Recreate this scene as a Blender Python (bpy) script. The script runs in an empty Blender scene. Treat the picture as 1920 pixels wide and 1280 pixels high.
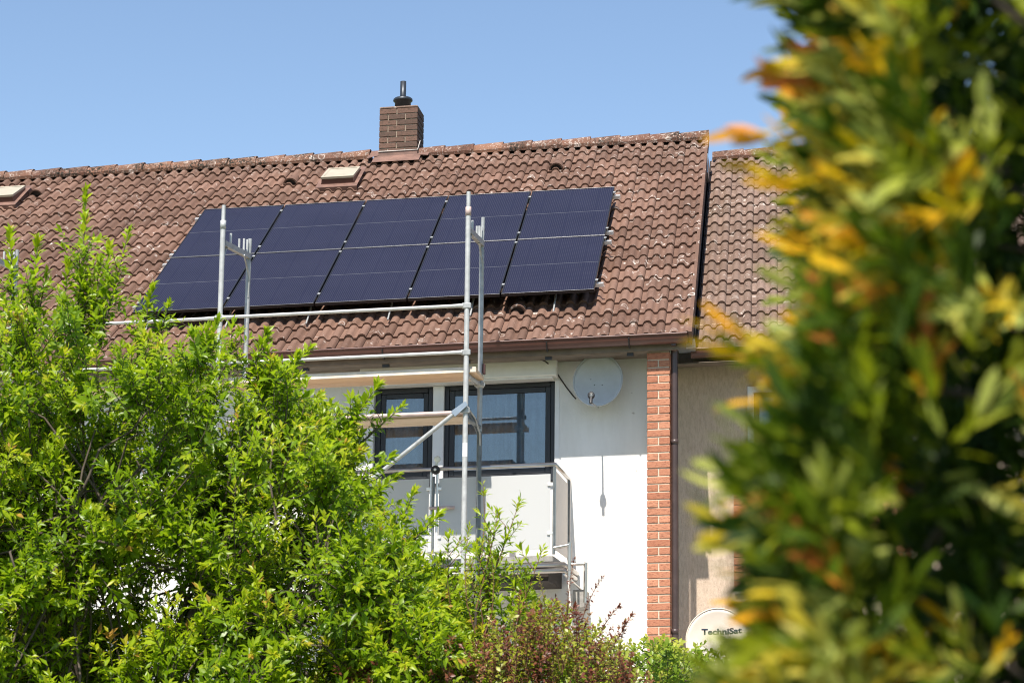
import bpy, math, random
import numpy as np
from mathutils import Vector, Matrix

random.seed(11)
RNG = np.random.default_rng(11)
S = bpy.context.scene
COL = S.collection

# ------------------------------------------------------------------ camera
PITCH, YAW, ROLL = 0.172296, -0.125610, 0.010484
CAM = Vector((1.00042, -22.91590, -4.11541))
fw = Vector((math.sin(YAW) * math.cos(PITCH), math.cos(YAW) * math.cos(PITCH), math.sin(PITCH)))
rt = Vector((math.cos(YAW), -math.sin(YAW), 0.0))
up = rt.cross(fw)
rt2 = rt * math.cos(ROLL) + up * math.sin(ROLL)
up2 = -rt * math.sin(ROLL) + up * math.cos(ROLL)
cd = bpy.data.cameras.new('camera')
cd.sensor_width = 36.0
cd.lens = 4075.14 / 1920 * 36
cd.clip_start, cd.clip_end = 0.05, 6000
cd.dof.use_dof = True
cd.dof.focus_distance = 23.5
cd.dof.aperture_fstop = cd.lens / 9.0
cam = bpy.data.objects.new('camera', cd)
COL.objects.link(cam)
M = Matrix((rt2, up2, -fw)).transposed().to_4x4()
M.translation = CAM
cam.matrix_world = M
S.camera = cam

# ------------------------------------------------------------------ world, sun, exposure
SUN = Vector((-0.095, -1.0, 1.457)).normalized()
w = bpy.data.worlds.new('World')
S.world = w
w.use_nodes = True
nt = w.node_tree
sky = nt.nodes.new('ShaderNodeTexSky')
sky.sky_type = 'NISHITA'
sky.sun_disc = False
sky.sun_elevation = math.asin(SUN.z)
sky.sun_rotation = math.atan2(SUN.x, SUN.y)
sky.altitude = 200
sky.air_density, sky.dust_density, sky.ozone_density = 1.0, 0.6, 1.6
nt.links.new(sky.outputs[0], nt.nodes['Background'].inputs[0])
nt.nodes['Background'].inputs[1].default_value = 0.105
sd = bpy.data.lights.new('sun', 'SUN')
sd.energy = 4.8
sd.angle = math.radians(0.53)
sd.color = (1.0, 0.93, 0.83)
so = bpy.data.objects.new('sun', sd)
so.rotation_euler = SUN.to_track_quat('Z', 'Y').to_euler()
so.location = (0, -10, 30)
COL.objects.link(so)
S.view_settings.view_transform = 'Standard'
S.view_settings.look = 'None'
S.view_settings.gamma = 1
S.view_settings.exposure = 0.76
S.cycles.filter_width = 1.05
S.view_settings.use_curve_mapping = False

# ------------------------------------------------------------------ helpers
KX = 0.0363212          # the house row climbs gently along its length
def P(x, y, z):
    return Vector((x, y, z + KX * x))

RP = 0.577106
CP, SP = math.cos(RP), math.sin(RP)
def roof(u, v, wd, dy=0.0):
    """point on a roof slope (house coordinates): along the eave, up the slope, off the slope"""
    return (u, v * CP - wd * SP + dy, v * SP + wd * CP)

WL = {}
def link(o, parent=None, loc=(0, 0, 0)):
    COL.objects.link(o)
    loc = Vector(loc)
    WL[o.name] = loc
    if parent is not None:
        o.parent = parent
        o.location = loc - WL[parent.name]
    else:
        o.location = loc
    return o

def tag(o, label=None, cat=None, group=None, kind=None):
    if label: o['label'] = label
    if cat: o['category'] = cat
    if group: o['group'] = group
    if kind: o['kind'] = kind
    return o

def thing(name, loc, label, cat, group=None):
    o = bpy.data.objects.new(name, None)
    o.empty_display_size = 0.1
    link(o, None, loc)
    return tag(o, label, cat, group)

class MB:
    def __init__(self):
        self.v, self.f, self.sm = [], [], []
    def add(self, vs, fs, smooth=False):
        b = len(self.v)
        self.v += [tuple(q) for q in vs]
        self.f += [tuple(i + b for i in q) for q in fs]
        self.sm += [smooth] * len(fs)
        return self
    def box(self, x0, x1, y0, y1, z0, z1, ch=0.0):
        if ch <= 0:
            vs = [(x, y, z) for x in (x0, x1) for y in (y0, y1) for z in (z0, z1)]
            fs = [(0, 1, 3, 2), (4, 6, 7, 5), (0, 4, 5, 1), (2, 3, 7, 6), (0, 2, 6, 4), (1, 5, 7, 3)]
            return self.add(vs, fs)
        X, Y, Z = (x0, x1), (y0, y1), (z0, z1)
        vs, idx = [], {}
        def g(i, j, k, ax):
            key = (i, j, k, ax)
            if key not in idx:
                p = [X[i], Y[j], Z[k]]
                s = [1 if q == 0 else -1 for q in (i, j, k)]
                for a in range(3):
                    if a != ax: p[a] += s[a] * ch
                idx[key] = len(vs); vs.append(tuple(p))
            return idx[key]
        fs = []
        for i in (0, 1):
            q = [g(i, 0, 0, 0), g(i, 1, 0, 0), g(i, 1, 1, 0), g(i, 0, 1, 0)]; fs.append(q if i else q[::-1])
            q = [g(0, i, 0, 1), g(0, i, 1, 1), g(1, i, 1, 1), g(1, i, 0, 1)]; fs.append(q if i else q[::-1])
            q = [g(0, 0, i, 2), g(1, 0, i, 2), g(1, 1, i, 2), g(0, 1, i, 2)]; fs.append(q if i else q[::-1])
        for a in (0, 1):
            for b in (0, 1):
                fs.append((g(a, b, 0, 0), g(a, b, 1, 0), g(a, b, 1, 1), g(a, b, 0, 1)))
                fs.append((g(a, 0, b, 0), g(a, 1, b, 0), g(a, 1, b, 2), g(a, 0, b, 2)))
                fs.append((g(0, a, b, 1), g(1, a, b, 1), g(1, a, b, 2), g(0, a, b, 2)))
                for c in (0, 1):
                    fs.append((g(a, b, c, 0), g(a, b, c, 1), g(a, b, c, 2)))
        return self.add(vs, fs)
    def tube(self, pts, r, n=10, caps=True):
        pts = [Vector(p) for p in pts]
        rs = r if isinstance(r, (list, tuple)) else [r] * len(pts)
        vs, fs = [], []
        t0 = (pts[1] - pts[0]).normalized()
        a = t0.orthogonal().normalized()
        for i, p in enumerate(pts):
            if i == 0: t = (pts[1] - p)
            elif i == len(pts) - 1: t = p - pts[i - 1]
            else: t = (pts[i + 1] - p).normalized() + (p - pts[i - 1]).normalized()
            t.normalize()
            a = (a - t * a.dot(t)).normalized()
            b = t.cross(a)
            for k in range(n):
                th = 2 * math.pi * k / n
                vs.append(p + (a * math.cos(th) + b * math.sin(th)) * rs[i])
        for i in range(len(pts) - 1):
            for k in range(n):
                fs.append((i * n + k, i * n + (k + 1) % n, (i + 1) * n + (k + 1) % n, (i + 1) * n + k))
        self.add(vs, fs, True)
        if caps:
            self.add(vs[:n], [tuple(range(n))[::-1]])
            self.add(vs[-n:], [tuple(range(n))])
        return self
    def lathe(self, c, axis, prof, n=20):
        """prof: (distance along axis, radius)"""
        c, ax = Vector(c), Vector(axis).normalized()
        a = ax.orthogonal().normalized(); b = ax.cross(a)
        vs, fs = [], []
        for (h, r) in prof:
            for k in range(n):
                th = 2 * math.pi * k / n
                vs.append(c + ax * h + (a * math.cos(th) + b * math.sin(th)) * max(r, 1e-4))
        for i in range(len(prof) - 1):
            for k in range(n):
                fs.append((i * n + k, i * n + (k + 1) % n, (i + 1) * n + (k + 1) % n, (i + 1) * n + k))
        return self.add(vs, fs, True)
    def mesh(self, name, mat, off=None, house=True):
        vs = [P(*q) if house else Vector(q) for q in self.v]
        if off is None:
            xs, ys, zs = zip(*vs)
            off = Vector(((min(xs) + max(xs)) / 2, (min(ys) + max(ys)) / 2, (min(zs) + max(zs)) / 2))
        me = bpy.data.meshes.new(name)
        me.from_pydata([tuple(q - off) for q in vs], [], self.f)
        me.polygons.foreach_set('use_smooth', self.sm)
        me.materials.append(mat)
        me.update()
        return me, off
    def build(self, name, mat, parent=None, house=True, label=None, bevel=0):
        me, off = self.mesh(name, mat, None, house)
        o = bpy.data.objects.new(name, me)
        link(o, parent, off)
        if label: o['label'] = label
        if bevel:
            m = o.modifiers.new('bevel', 'BEVEL'); m.width = bevel; m.segments = 1; m.limit_method = 'ANGLE'
        return o

def quad_strip(rows, smooth=False, close=False):
    n = len(rows[0]); vs = [p for r in rows for p in r]; fs = []
    for i in range(len(rows) - 1):
        for k in range(n - (0 if close else 1)):
            fs.append((i * n + k, i * n + (k + 1) % n, (i + 1) * n + (k + 1) % n, (i + 1) * n + k))
    return vs, fs

# ------------------------------------------------------------------ materials
class NT:
    def __init__(self, name):
        self.m = bpy.data.materials.new(name); self.m.use_nodes = True
        self.t = self.m.node_tree
        self.b = self.t.nodes['Principled BSDF']
        self.out = self.t.nodes['Material Output']
    def n(self, typ, **kw):
        o = self.t.nodes.new(typ)
        for k, v in kw.items(): setattr(o, k, v)
        return o
    def l(self, a, b): self.t.links.new(a, b)
    def setv(self, sock, v):
        if hasattr(v, 'is_linked') or isinstance(v, bpy.types.NodeSocket): self.l(v, sock)
        else: sock.default_value = v
    def pos(self, scale=(1, 1, 1)):
        g = self.n('ShaderNodeNewGeometry')
        mp = self.n('ShaderNodeMapping'); mp.inputs['Scale'].default_value = scale
        self.l(g.outputs['Position'], mp.inputs['Vector'])
        return mp.outputs[0]
    def noise(self, vec, scale, detail=4, rough=0.55, dist=0.0):
        o = self.n('ShaderNodeTexNoise')
        self.l(vec, o.inputs['Vector'])
        o.inputs['Scale'].default_value = scale; o.inputs['Detail'].default_value = detail
        o.inputs['Roughness'].default_value = rough; o.inputs['Distortion'].default_value = dist
        return o.outputs['Fac']
    def vor(self, vec, scale, feature='F1', out='Distance'):
        o = self.n('ShaderNodeTexVoronoi', feature=feature)
        self.l(vec, o.inputs['Vector']); o.inputs['Scale'].default_value = scale
        return o.outputs[out]
    def ramp(self, fac, stops):
        o = self.n('ShaderNodeValToRGB')
        self.l(fac, o.inputs[0])
        e = o.color_ramp.elements
        while len(e) < len(stops): e.new(0.5)
        for q, (p, c) in zip(e, stops):
            q.position = p
            q.color = (c, c, c, 1) if isinstance(c, (int, float)) else (*c, 1)
        return o.outputs[0]
    def math(self, op, a, b=0.0, clamp=False):
        o = self.n('ShaderNodeMath', operation=op, use_clamp=clamp)
        self.setv(o.inputs[0], a); self.setv(o.inputs[1], b)
        return o.outputs[0]
    def mix(self, fac, a, b, blend='MIX'):
        o = self.n('ShaderNodeMix', data_type='RGBA', blend_type=blend)
        self.setv(o.inputs[0], fac)
        for s, v in ((o.inputs[6], a), (o.inputs[7], b)):
            if isinstance(v, tuple): s.default_value = (*v, 1)
            else: self.l(v, s)
        return o.outputs[2]
    def attr(self, name):
        o = self.n('ShaderNodeAttribute', attribute_name=name)
        return o.outputs['Fac']
    def bump(self, h, strength, dist=0.01):
        o = self.n('ShaderNodeBump')
        o.inputs['Strength'].default_value = strength; o.inputs['Distance'].default_value = dist
        self.l(h, o.inputs['Height']); self.l(o.outputs[0], self.b.inputs['Normal'])
    def p(self, **kw):
        for k, v in kw.items():
            s = self.b.inputs[k]
            if isinstance(v, tuple) and len(v) == 3: v = (*v, 1)
            self.setv(s, v)
        return self

def simple(name, c, rough=0.5, metal=0.0, var=0.25, scale=9.0, bump=0.0, bscale=60.0, spec=0.5):
    q = NT(name)
    pos = q.pos()
    nz = q.noise(pos, scale, 5, 0.6)
    d = tuple(x * (1 - var) for x in c); e = tuple(min(x * (1 + var), 1) for x in c)
    q.p(**{'Base Color': q.ramp(nz, [(0.3, d), (0.7, e)]), 'Roughness': rough, 'Metallic': metal, 'Specular IOR Level': spec})
    if bump: q.bump(q.noise(pos, bscale, 3), bump, 0.004)
    return q.m

MAT = {}
# render coats
q = NT('white_render'); pos = q.pos()
grain = q.noise(pos, 42, 4, 0.65); pit = q.noise(pos, 9, 3, 0.6)
dirt = q.noise(q.pos((1.5, 1.5, 0.35)), 2.2, 5, 0.6)
c = q.mix(q.ramp(dirt, [(0.42, 0.0), (0.72, 1.0)]), (0.80, 0.79, 0.77), (0.70, 0.685, 0.655))
c = q.mix(q.ramp(pit, [(0.70, 0.0), (0.76, 1.0)]), c, (0.52, 0.49, 0.45))
q.p(**{'Base Color': c, 'Roughness': 0.92, 'Specular IOR Level': 0.2}); q.bump(q.math('ADD', grain, q.math('MULTIPLY', pit, 0.6)), 0.55, 0.006)
MAT['white_render'] = q.m
q = NT('beige_render'); pos = q.pos((1, 1, 0.30))
streak = q.noise(pos, 46, 4, 0.7); fine = q.noise(q.pos((1, 1, 0.6)), 130, 3, 0.6); dirt = q.noise(q.pos((1, 1, 0.4)), 2.0, 4)
c = q.mix(q.ramp(streak, [(0.35, 0.0), (0.62, 1.0)]), (0.47, 0.37, 0.285), (0.62, 0.50, 0.395))
c = q.mix(q.ramp(streak, [(0.62, 0.0), (0.70, 0.35)]), c, (0.30, 0.235, 0.185))
c = q.mix(q.math('MULTIPLY', dirt, 0.35), c, (0.46, 0.36, 0.28))
q.p(**{'Base Color': c, 'Roughness': 0.95, 'Specular IOR Level': 0.15}); q.bump(q.math('ADD', streak, q.math('MULTIPLY', fine, 0.5)), 0.9, 0.012)
MAT['beige_render'] = q.m

# roof tiles: attribute tint = the colour of each tile's own concrete
def tile_mat(name, base_a, base_b, lich_lo, moss_lo):
    q = NT(name); pos = q.pos()
    t = q.attr('tint')
    c = q.mix(t, base_a, base_b)
    big = q.noise(pos, 1.3, 3, 0.5)
    c = q.mix(q.ramp(big, [(0.35, 0.0), (0.7, 0.45)]), c, (0.115, 0.068, 0.048))
    grain = q.noise(pos, 70, 4, 0.7)
    c = q.mix(q.ramp(grain, [(0.3, 0.35), (0.55, 0.0)]), c, (0.075, 0.042, 0.03))
    # bare pinkish scuffs
    sc = q.noise(pos, 7.5, 4, 0.6)
    c = q.mix(q.ramp(sc, [(0.55, 0.0), (0.75, 0.45)]), c, (0.235, 0.140, 0.105))
    # pale lichen rings and crescents, each with its own uneven outline
    wob = q.n('ShaderNodeMix', data_type='VECTOR'); wob.inputs[0].default_value = 0.055
    nz = q.n('ShaderNodeTexNoise'); q.l(pos, nz.inputs['Vector']); nz.inputs['Scale'].default_value = 9; nz.inputs['Detail'].default_value = 4
    q.l(pos, wob.inputs[4]); q.l(nz.outputs['Color'], wob.inputs[5])
    d = q.vor(wob.outputs[1], 6.2)
    ring = q.math('MULTIPLY', q.ramp(d, [(0.20, 0.0), (0.235, 1.0), (0.275, 1.0), (0.32, 0.0)]), q.ramp(q.noise(pos, 5.0, 3, 0.6), [(0.5, 0.0), (0.56, 1.0)]))
    spot = q.ramp(q.noise(pos, 22, 5, 0.7, 1.5), [(lich_lo, 0.0), (lich_lo + 0.05, 1.0)])
    li = q.math('MAXIMUM', ring, spot)
    patch = q.ramp(q.noise(pos, 0.9, 4, 0.6), [(0.42, 0.15), (0.64, 1.0)])
    sz = q.n('ShaderNodeSeparateXYZ'); q.l(pos, sz.inputs[0])
    high = q.ramp(q.math('MULTIPLY', sz.outputs[2], 0.25), [(0.78, 0.0), (0.92, 1.0)])
    li = q.math('MAXIMUM', q.math('MULTIPLY', li, patch), q.math('MULTIPLY', high, q.ramp(q.noise(pos, 16, 5, 0.7, 1.2), [(0.57, 0.0), (0.62, 0.8)])))
    c = q.mix(q.math('MULTIPLY', li, 0.95), c, (0.54, 0.48, 0.43))
    # dark moss
    mo = q.math('MULTIPLY', q.ramp(q.noise(pos, 26, 5, 0.7, 0.8), [(moss_lo, 0.0), (moss_lo + 0.06, 1.0)]), q.ramp(q.noise(pos, 1.9, 3), [(0.48, 0.0), (0.62, 1.0)]))
    c = q.mix(mo, c, (0.022, 0.018, 0.012))
    q.p(**{'Base Color': c, 'Roughness': 0.8, 'Specular IOR Level': 0.3})
    q.bump(q.math('ADD', q.math('MULTIPLY', grain, 0.4), q.math('ADD', q.math('MULTIPLY', li, 0.5), mo)), 0.5, 0.006)
    return q.m
MAT['tile'] = tile_mat('concrete_tile', (0.118, 0.064, 0.044), (0.212, 0.123, 0.089), 0.63, 0.585)
MAT['old_tile'] = tile_mat('weathered_tile', (0.145, 0.098, 0.074), (0.225, 0.155, 0.122), 0.60, 0.57)
MAT['ridge_tile'] = tile_mat('ridge_tile', (0.13, 0.058, 0.038), (0.23, 0.11, 0.066), 0.56, 0.47)

# brick
def brick_mat(name, a, b, dark, amt):
    q = NT(name); pos = q.pos()
    oi = q.n('ShaderNodeObjectInfo')
    c = q.mix(oi.outputs['Random'], a, b)
    st = q.noise(q.pos((1, 1, 5)), 26, 4, 0.7, 0.6)
    c = q.mix(q.ramp(st, [(0.52, 0.0), (0.62, amt)]), c, dark)
    q.p(**{'Base Color': c, 'Roughness': 0.85, 'Specular IOR Level': 0.25}); q.bump(st, 0.8, 0.006)
    return q.m
MAT['brick'] = brick_mat('red_brick', (0.37, 0.150, 0.088), (0.52, 0.245, 0.150), (0.20, 0.072, 0.045), 0.85)
MAT['chimney_brick'] = brick_mat('chimney_brick', (0.105, 0.066, 0.052), (0.155, 0.090, 0.068), (0.045, 0.038, 0.028), 0.8)
MAT['mortar'] = simple('mortar', (0.52, 0.45, 0.35), 0.95, var=0.15, scale=30)
MAT['old_mortar'] = simple('old_mortar', (0.33, 0.27, 0.21), 0.95, var=0.35, scale=25)

MAT['galv'] = simple('galvanised_steel', (0.36, 0.37, 0.37), 0.52, 0.35, var=0.22, scale=14, bump=0.1, bscale=35)
MAT['galv_light'] = simple('new_galvanised_steel', (0.45, 0.455, 0.45), 0.5, 0.25, var=0.18, scale=12)
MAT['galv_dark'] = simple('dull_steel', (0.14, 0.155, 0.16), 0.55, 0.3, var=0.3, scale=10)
MAT['stainless'] = simple('stainless_steel', (0.52, 0.49, 0.46), 0.28, 0.9, var=0.08, scale=8)
MAT['alu'] = simple('aluminium', (0.78, 0.78, 0.77), 0.38, 0.35, var=0.05)
MAT['white_paint'] = simple('white_paint', (0.76, 0.76, 0.76), 0.45, var=0.04)
MAT['box_white'] = simple('shutter_box_plastic', (0.80, 0.785, 0.75), 0.5, var=0.04)
MAT['anthracite'] = simple('anthracite_frame', (0.012, 0.015, 0.021), 0.45, var=0.15)
MAT['black'] = simple('black_plastic', (0.012, 0.012, 0.014), 0.45, var=0.2)
MAT['gutter'] = simple('brown_gutter', (0.095, 0.040, 0.032), 0.38, var=0.15, scale=4)
MAT['downpipe'] = simple('brown_downpipe', (0.055, 0.035, 0.032), 0.4, var=0.2)
MAT['soffit'] = simple('soffit_wood', (0.17, 0.135, 0.105), 0.75, var=0.25, scale=5)
MAT['zinc'] = simple('zinc_sheet', (0.33, 0.38, 0.44), 0.35, 0.6, var=0.15, scale=6)
MAT['slate'] = simple('dark_slate', (0.022, 0.024, 0.028), 0.6, var=0.3, scale=12)
MAT['flash'] = simple('pink_brown_flashing', (0.165, 0.092, 0.070), 0.65, var=0.35, scale=7)
MAT['lead'] = simple('pale_lead_edge', (0.45, 0.42, 0.39), 0.5, var=0.2)
MAT['cowl'] = simple('dark_flue_steel', (0.045, 0.052, 0.062), 0.4, 0.5, var=0.2)
MAT['dish'] = simple('dish_grey', (0.50, 0.525, 0.55), 0.45, var=0.06)
MAT['dish_beige'] = simple('dish_beige', (0.60, 0.535, 0.46), 0.5, var=0.05)
MAT['letter'] = simple('blue_black_print', (0.02, 0.03, 0.055), 0.5, var=0.1)
MAT['concrete'] = simple('concrete', (0.30, 0.285, 0.265), 0.9, var=0.25, scale=14, bump=0.2)
MAT['cream'] = simple('cream_roof_light', (0.40, 0.36, 0.275), 0.4, var=0.12, scale=5)
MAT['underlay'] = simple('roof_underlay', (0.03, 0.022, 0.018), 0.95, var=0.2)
MAT['curtain'] = simple('sheer_curtain', (0.42, 0.44, 0.47), 0.9, var=0.25, scale=5)
MAT['room'] = simple('room_dark', (0.05, 0.05, 0.055), 0.9, var=0.1)
MAT['side_panel'] = simple('cream_side_panel', (0.62, 0.555, 0.50), 0.5, var=0.06)
MAT['cable'] = simple('cable_brown', (0.03, 0.022, 0.018), 0.6, var=0.2)
MAT['globe'] = simple('pale_globe', (0.72, 0.74, 0.68), 0.25, var=0.05)
MAT['pink_steel'] = simple('weathered_deck_edge', (0.47, 0.36, 0.33), 0.6, 0.1, var=0.2, scale=8)

q = NT('scaffold_wood'); pos = q.pos((1.2, 14, 14))
g = q.noise(pos, 3.2, 5, 0.65, 0.8)
q.p(**{'Base Color': q.ramp(g, [(0.25, (0.46, 0.29, 0.16)), (0.5, (0.66, 0.47, 0.31)), (0.75, (0.74, 0.57, 0.41))]), 'Roughness': 0.75}); q.bump(g, 0.3, 0.003)
MAT['wood'] = q.m
q = NT('grey_wood'); pos = q.pos((1.0, 16, 16))
g = q.noise(pos, 3.0, 5, 0.65, 0.8)
q.p(**{'Base Color': q.ramp(g, [(0.25, (0.36, 0.26, 0.17)), (0.5, (0.54, 0.42, 0.30)), (0.75, (0.62, 0.50, 0.38))]), 'Roughness': 0.8}); q.bump(g, 0.3, 0.003)
MAT['wood_grey'] = q.m
MAT['sunlit_edge'] = simple('sunlit_edge_wood', (0.70, 0.60, 0.50), 0.8, var=0.2, scale=6)  # pale colour stands in for sunlight on the deck's front edge

# window glass: a clear reflecting sheet
q = NT('window_glass')
gl = q.n('ShaderNodeBsdfGlossy'); gl.inputs['Roughness'].default_value = 0.01; gl.inputs['Color'].default_value = (0.85, 0.92, 1, 1)
tr = q.n('ShaderNodeBsdfTransparent'); tr.inputs['Color'].default_value = (0.62, 0.70, 0.75, 1)
mx = q.n('ShaderNodeMixShader'); mx.inputs[0].default_value = 0.10
q.l(tr.outputs[0], mx.inputs[1]); q.l(gl.outputs[0], mx.inputs[2]); q.l(mx.outputs[0], q.out.inputs[0])
MAT['glass'] = q.m
q = NT('frosted_glass')
q.p(**{'Base Color': (0.60, 0.60, 0.595), 'Roughness': 0.38})
tl = q.n('ShaderNodeBsdfTranslucent'); tl.inputs['Color'].default_value = (0.7, 0.7, 0.7, 1)
mx = q.n('ShaderNodeMixShader'); mx.inputs[0].default_value = 0.25
q.l(q.b.outputs[0], mx.inputs[1]); q.l(tl.outputs[0], mx.inputs[2]); q.l(mx.outputs[0], q.out.inputs[0])
MAT['frosted'] = q.m

# solar cells
q = NT('solar_cells')
uv = q.n('ShaderNodeTexCoord')
sx = q.n('ShaderNodeSeparateXYZ'); q.l(uv.outputs['Object'], sx.inputs[0])
line = q.math('ABSOLUTE', q.math('SUBTRACT', q.math('FRACT', q.math('MULTIPLY', sx.outputs[0], 1 / 0.0225)), 0.5))
ln = q.ramp(line, [(0.36, 0.0), (0.47, 1.0)])
cellx = q.math('ABSOLUTE', q.math('SUBTRACT', q.math('FRACT', q.math('MULTIPLY', sx.outputs[0], 1 / 0.169)), 0.5))
cx = q.ramp(cellx, [(0.485, 0.0), (0.495, 1.0)])
nz = q.noise(q.pos(), 1.7, 3)
c = q.mix(nz, (0.012, 0.012, 0.026), (0.021, 0.021, 0.040))
c = q.mix(q.math('MULTIPLY', ln, 0.55), c, (0.060, 0.060, 0.080))
c = q.mix(q.math('MULTIPLY', cx, 0.6), c, (0.012, 0.012, 0.03))
q.p(**{'Base Color': c, 'Roughness': q.ramp(q.noise(q.pos(), 3, 4), [(0.3, 0.16), (0.7, 0.30)]), 'IOR': 1.5, 'Specular IOR Level': 0.12})
MAT['cells'] = q.m
MAT['busbar'] = simple('cell_gap_silver', (0.085, 0.088, 0.105), 0.4, 0.2, var=0.1)
MAT['panel_frame'] = simple('black_anodised_frame', (0.030, 0.030, 0.034), 0.35, 0.5, var=0.1)
MAT['panel_edge'] = simple('panel_edge_silver', (0.15, 0.155, 0.17), 0.35, 0.6, var=0.1)

# leaves: attribute tint = age of the leaf, plus inner shade in the hedge (0 old and dark, 1 young and yellow)
def leaf_mat(name, stops, trans=0.35, rough=0.42, back=1.0, spec=0.45, tstops=None):
    q = NT(name)
    t = q.attr('tint')
    c = q.ramp(t, stops)
    nz = q.noise(q.pos(), 30, 2)
    c = q.mix(q.ramp(nz, [(0.3, 0.25), (0.7, 0.0)]), c, tuple(x * 0.5 for x in stops[0][1]))
    q.p(**{'Base Color': c, 'Roughness': rough, 'Specular IOR Level': spec})
    tl = q.n('ShaderNodeBsdfTranslucent')
    q.l(q.ramp(t, tstops or [(p, tuple(min(1, k * 1.9) for k in col)) for p, col in stops]), tl.inputs['Color'])
    mx = q.n('ShaderNodeMixShader'); mx.inputs[0].default_value = trans
    q.l(q.b.outputs[0], mx.inputs[1]); q.l(tl.outputs[0], mx.inputs[2]); q.l(mx.outputs[0], q.out.inputs[0])
    return q.m
MAT['plum_leaf'] = leaf_mat('plum_leaf', [(0.0, (0.065, 0.130, 0.003)), (0.35, (0.165, 0.270, 0.005)), (0.7, (0.325, 0.415, 0.012)), (0.93, (0.46, 0.43, 0.03)), (1.0, (0.40, 0.22, 0.05))], trans=0.42, rough=0.36, spec=0.35)
MAT['lime_leaf'] = leaf_mat('lime_leaf', [(0.0, (0.09, 0.165, 0.012)), (0.5, (0.21, 0.30, 0.022)), (1.0, (0.42, 0.42, 0.05))])
MAT['red_leaf'] = leaf_mat('red_leaf', [(0.0, (0.075, 0.022, 0.014)), (0.45, (0.19, 0.058, 0.032)), (0.70, (0.26, 0.14, 0.04)), (0.8, (0.20, 0.23, 0.02)), (1.0, (0.32, 0.34, 0.03))], trans=0.25)
MAT['yew_leaf'] = leaf_mat('hedge_leaf', [(0.0, (0.012, 0.036, 0.004)), (0.30, (0.075, 0.125, 0.005)), (0.50, (0.24, 0.27, 0.008)), (0.66, (0.38, 0.42, 0.11)), (0.80, (0.66, 0.44, 0.006)), (0.9, (0.68, 0.30, 0.012)), (1.0, (0.58, 0.19, 0.05))], trans=0.30, rough=0.5, spec=0.22)
MAT['bark'] = simple('bark', (0.085, 0.065, 0.050), 0.9, var=0.4, scale=20, bump=0.4, bscale=50)
MAT['twig_red'] = simple('red_twig', (0.14, 0.065, 0.035), 0.8, var=0.3)
q = NT('lawn'); pos = q.pos()
q.p(**{'Base Color': q.ramp(q.noise(pos, 2.5, 6, 0.7), [(0.3, (0.035, 0.065, 0.012)), (0.7, (0.075, 0.115, 0.022))]), 'Roughness': 0.95}); q.bump(q.noise(pos, 30, 4), 1.0, 0.04)
MAT['lawn'] = q.m
MAT['bounce_stone'] = simple('pale_bounce_stone', (0.46, 0.43, 0.39), 0.9, var=0.15, scale=3, bump=0.2)  # kept pale to throw light back up at the walls

# ------------------------------------------------------------------ ground
GZ = -5.75
m = MB()
R0 = [6, 18, 40, 90, 250, 800, 2500]
vs = [(0, -12, GZ)]; fs = []
for r in R0:
    for k in range(40):
        a = 2 * math.pi * k / 40
        vs.append((r * math.cos(a), -12 + r * math.sin(a), GZ))
for k in range(40): fs.append((0, 1 + k, 1 + (k + 1) % 40))
for i in range(len(R0) - 1):
    for k in range(40):
        fs.append((1 + i * 40 + k, 1 + (i + 1) * 40 + k, 1 + (i + 1) * 40 + (k + 1) % 40, 1 + i * 40 + (k + 1) % 40))
m.add(vs, fs)
o = m.build('lawn', MAT['lawn'], house=False)
tag(o, 'green lawn running from the hedge to the houses', 'lawn', kind='structure')

m = MB().box(-13.5, 6.5, -4.6, 0.70, -6.6, GZ + 0.07)  # unseen slab, added to bounce warm light into the wall's shade
for_t = m.build('bounce_slab', MAT['bounce_stone'], house=False)
tag(for_t, 'pale slab added to bounce light onto the house walls', 'bounce_slab', kind='structure')

# ------------------------------------------------------------------ roof tile geometry
G = 0.338
TL = 0.41
def tile_profile():
    out = []
    for c in (0.105, 0.252):
        for d, h in ((-0.055, 0.0), (-0.039, 0.66), (-0.015, 0.97), (0.015, 0.97), (0.035, 0.66), (0.0455 if c > 0.2 else 0.052, 0.0 if c < 0.2 else 0.10)):
            out.append((c + d, h * 0.044))
    out.insert(6, (0.177, -0.003))
    out.insert(0, (0.0, 0.0))
    return out
PROF = tile_profile()
LIP = 0.029
def tile_geo(dl=0.0, tw=0.0, dv=0.0, width=1.0):
    """local roof coordinates (u, v, w): u from 0 at the left, v from 0 at the lower edge; crest at w = 0"""
    lo, hi, fr = [], [], []
    for s, h in PROF:
        wl = h - 0.043 + dl + tw * (s - 0.15)
        s2 = s * width
        lo.append((s2, dv, wl)); hi.append((s2, TL + dv, wl - 0.032)); fr.append((s2, dv + 0.004, wl - LIP))
    return lo, hi, fr
def add_tile(mb, u0, v0, dy=0.0, **kw):
    lo, hi, fr = tile_geo(**kw)
    c = lambda L: [roof(u0 + a, v0 + b, d, dy) for a, b, d in L]
    lo, hi, fr = c(lo), c(hi), c(fr)
    n = len(lo)
    mb.add(lo + hi, [(i, i + 1, n + i + 1, n + i) for i in range(n - 1)], True)
    mb.add(fr + lo, [(i, i + 1, n + i + 1, n + i) for i in range(n - 1)], False)
    mb.add([fr[-1], hi[-1], lo[-1]], [(0, 1, 2)])
    mb.add([fr[0], hi[0], lo[0]], [(0, 2, 1)])
NT_TRI = 0
def set_tint(me, per_vert):
    a = me.attributes.new('tint', 'FLOAT', 'POINT')
    a.data.foreach_set('value', np.asarray(per_vert, dtype=np.float32))

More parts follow.
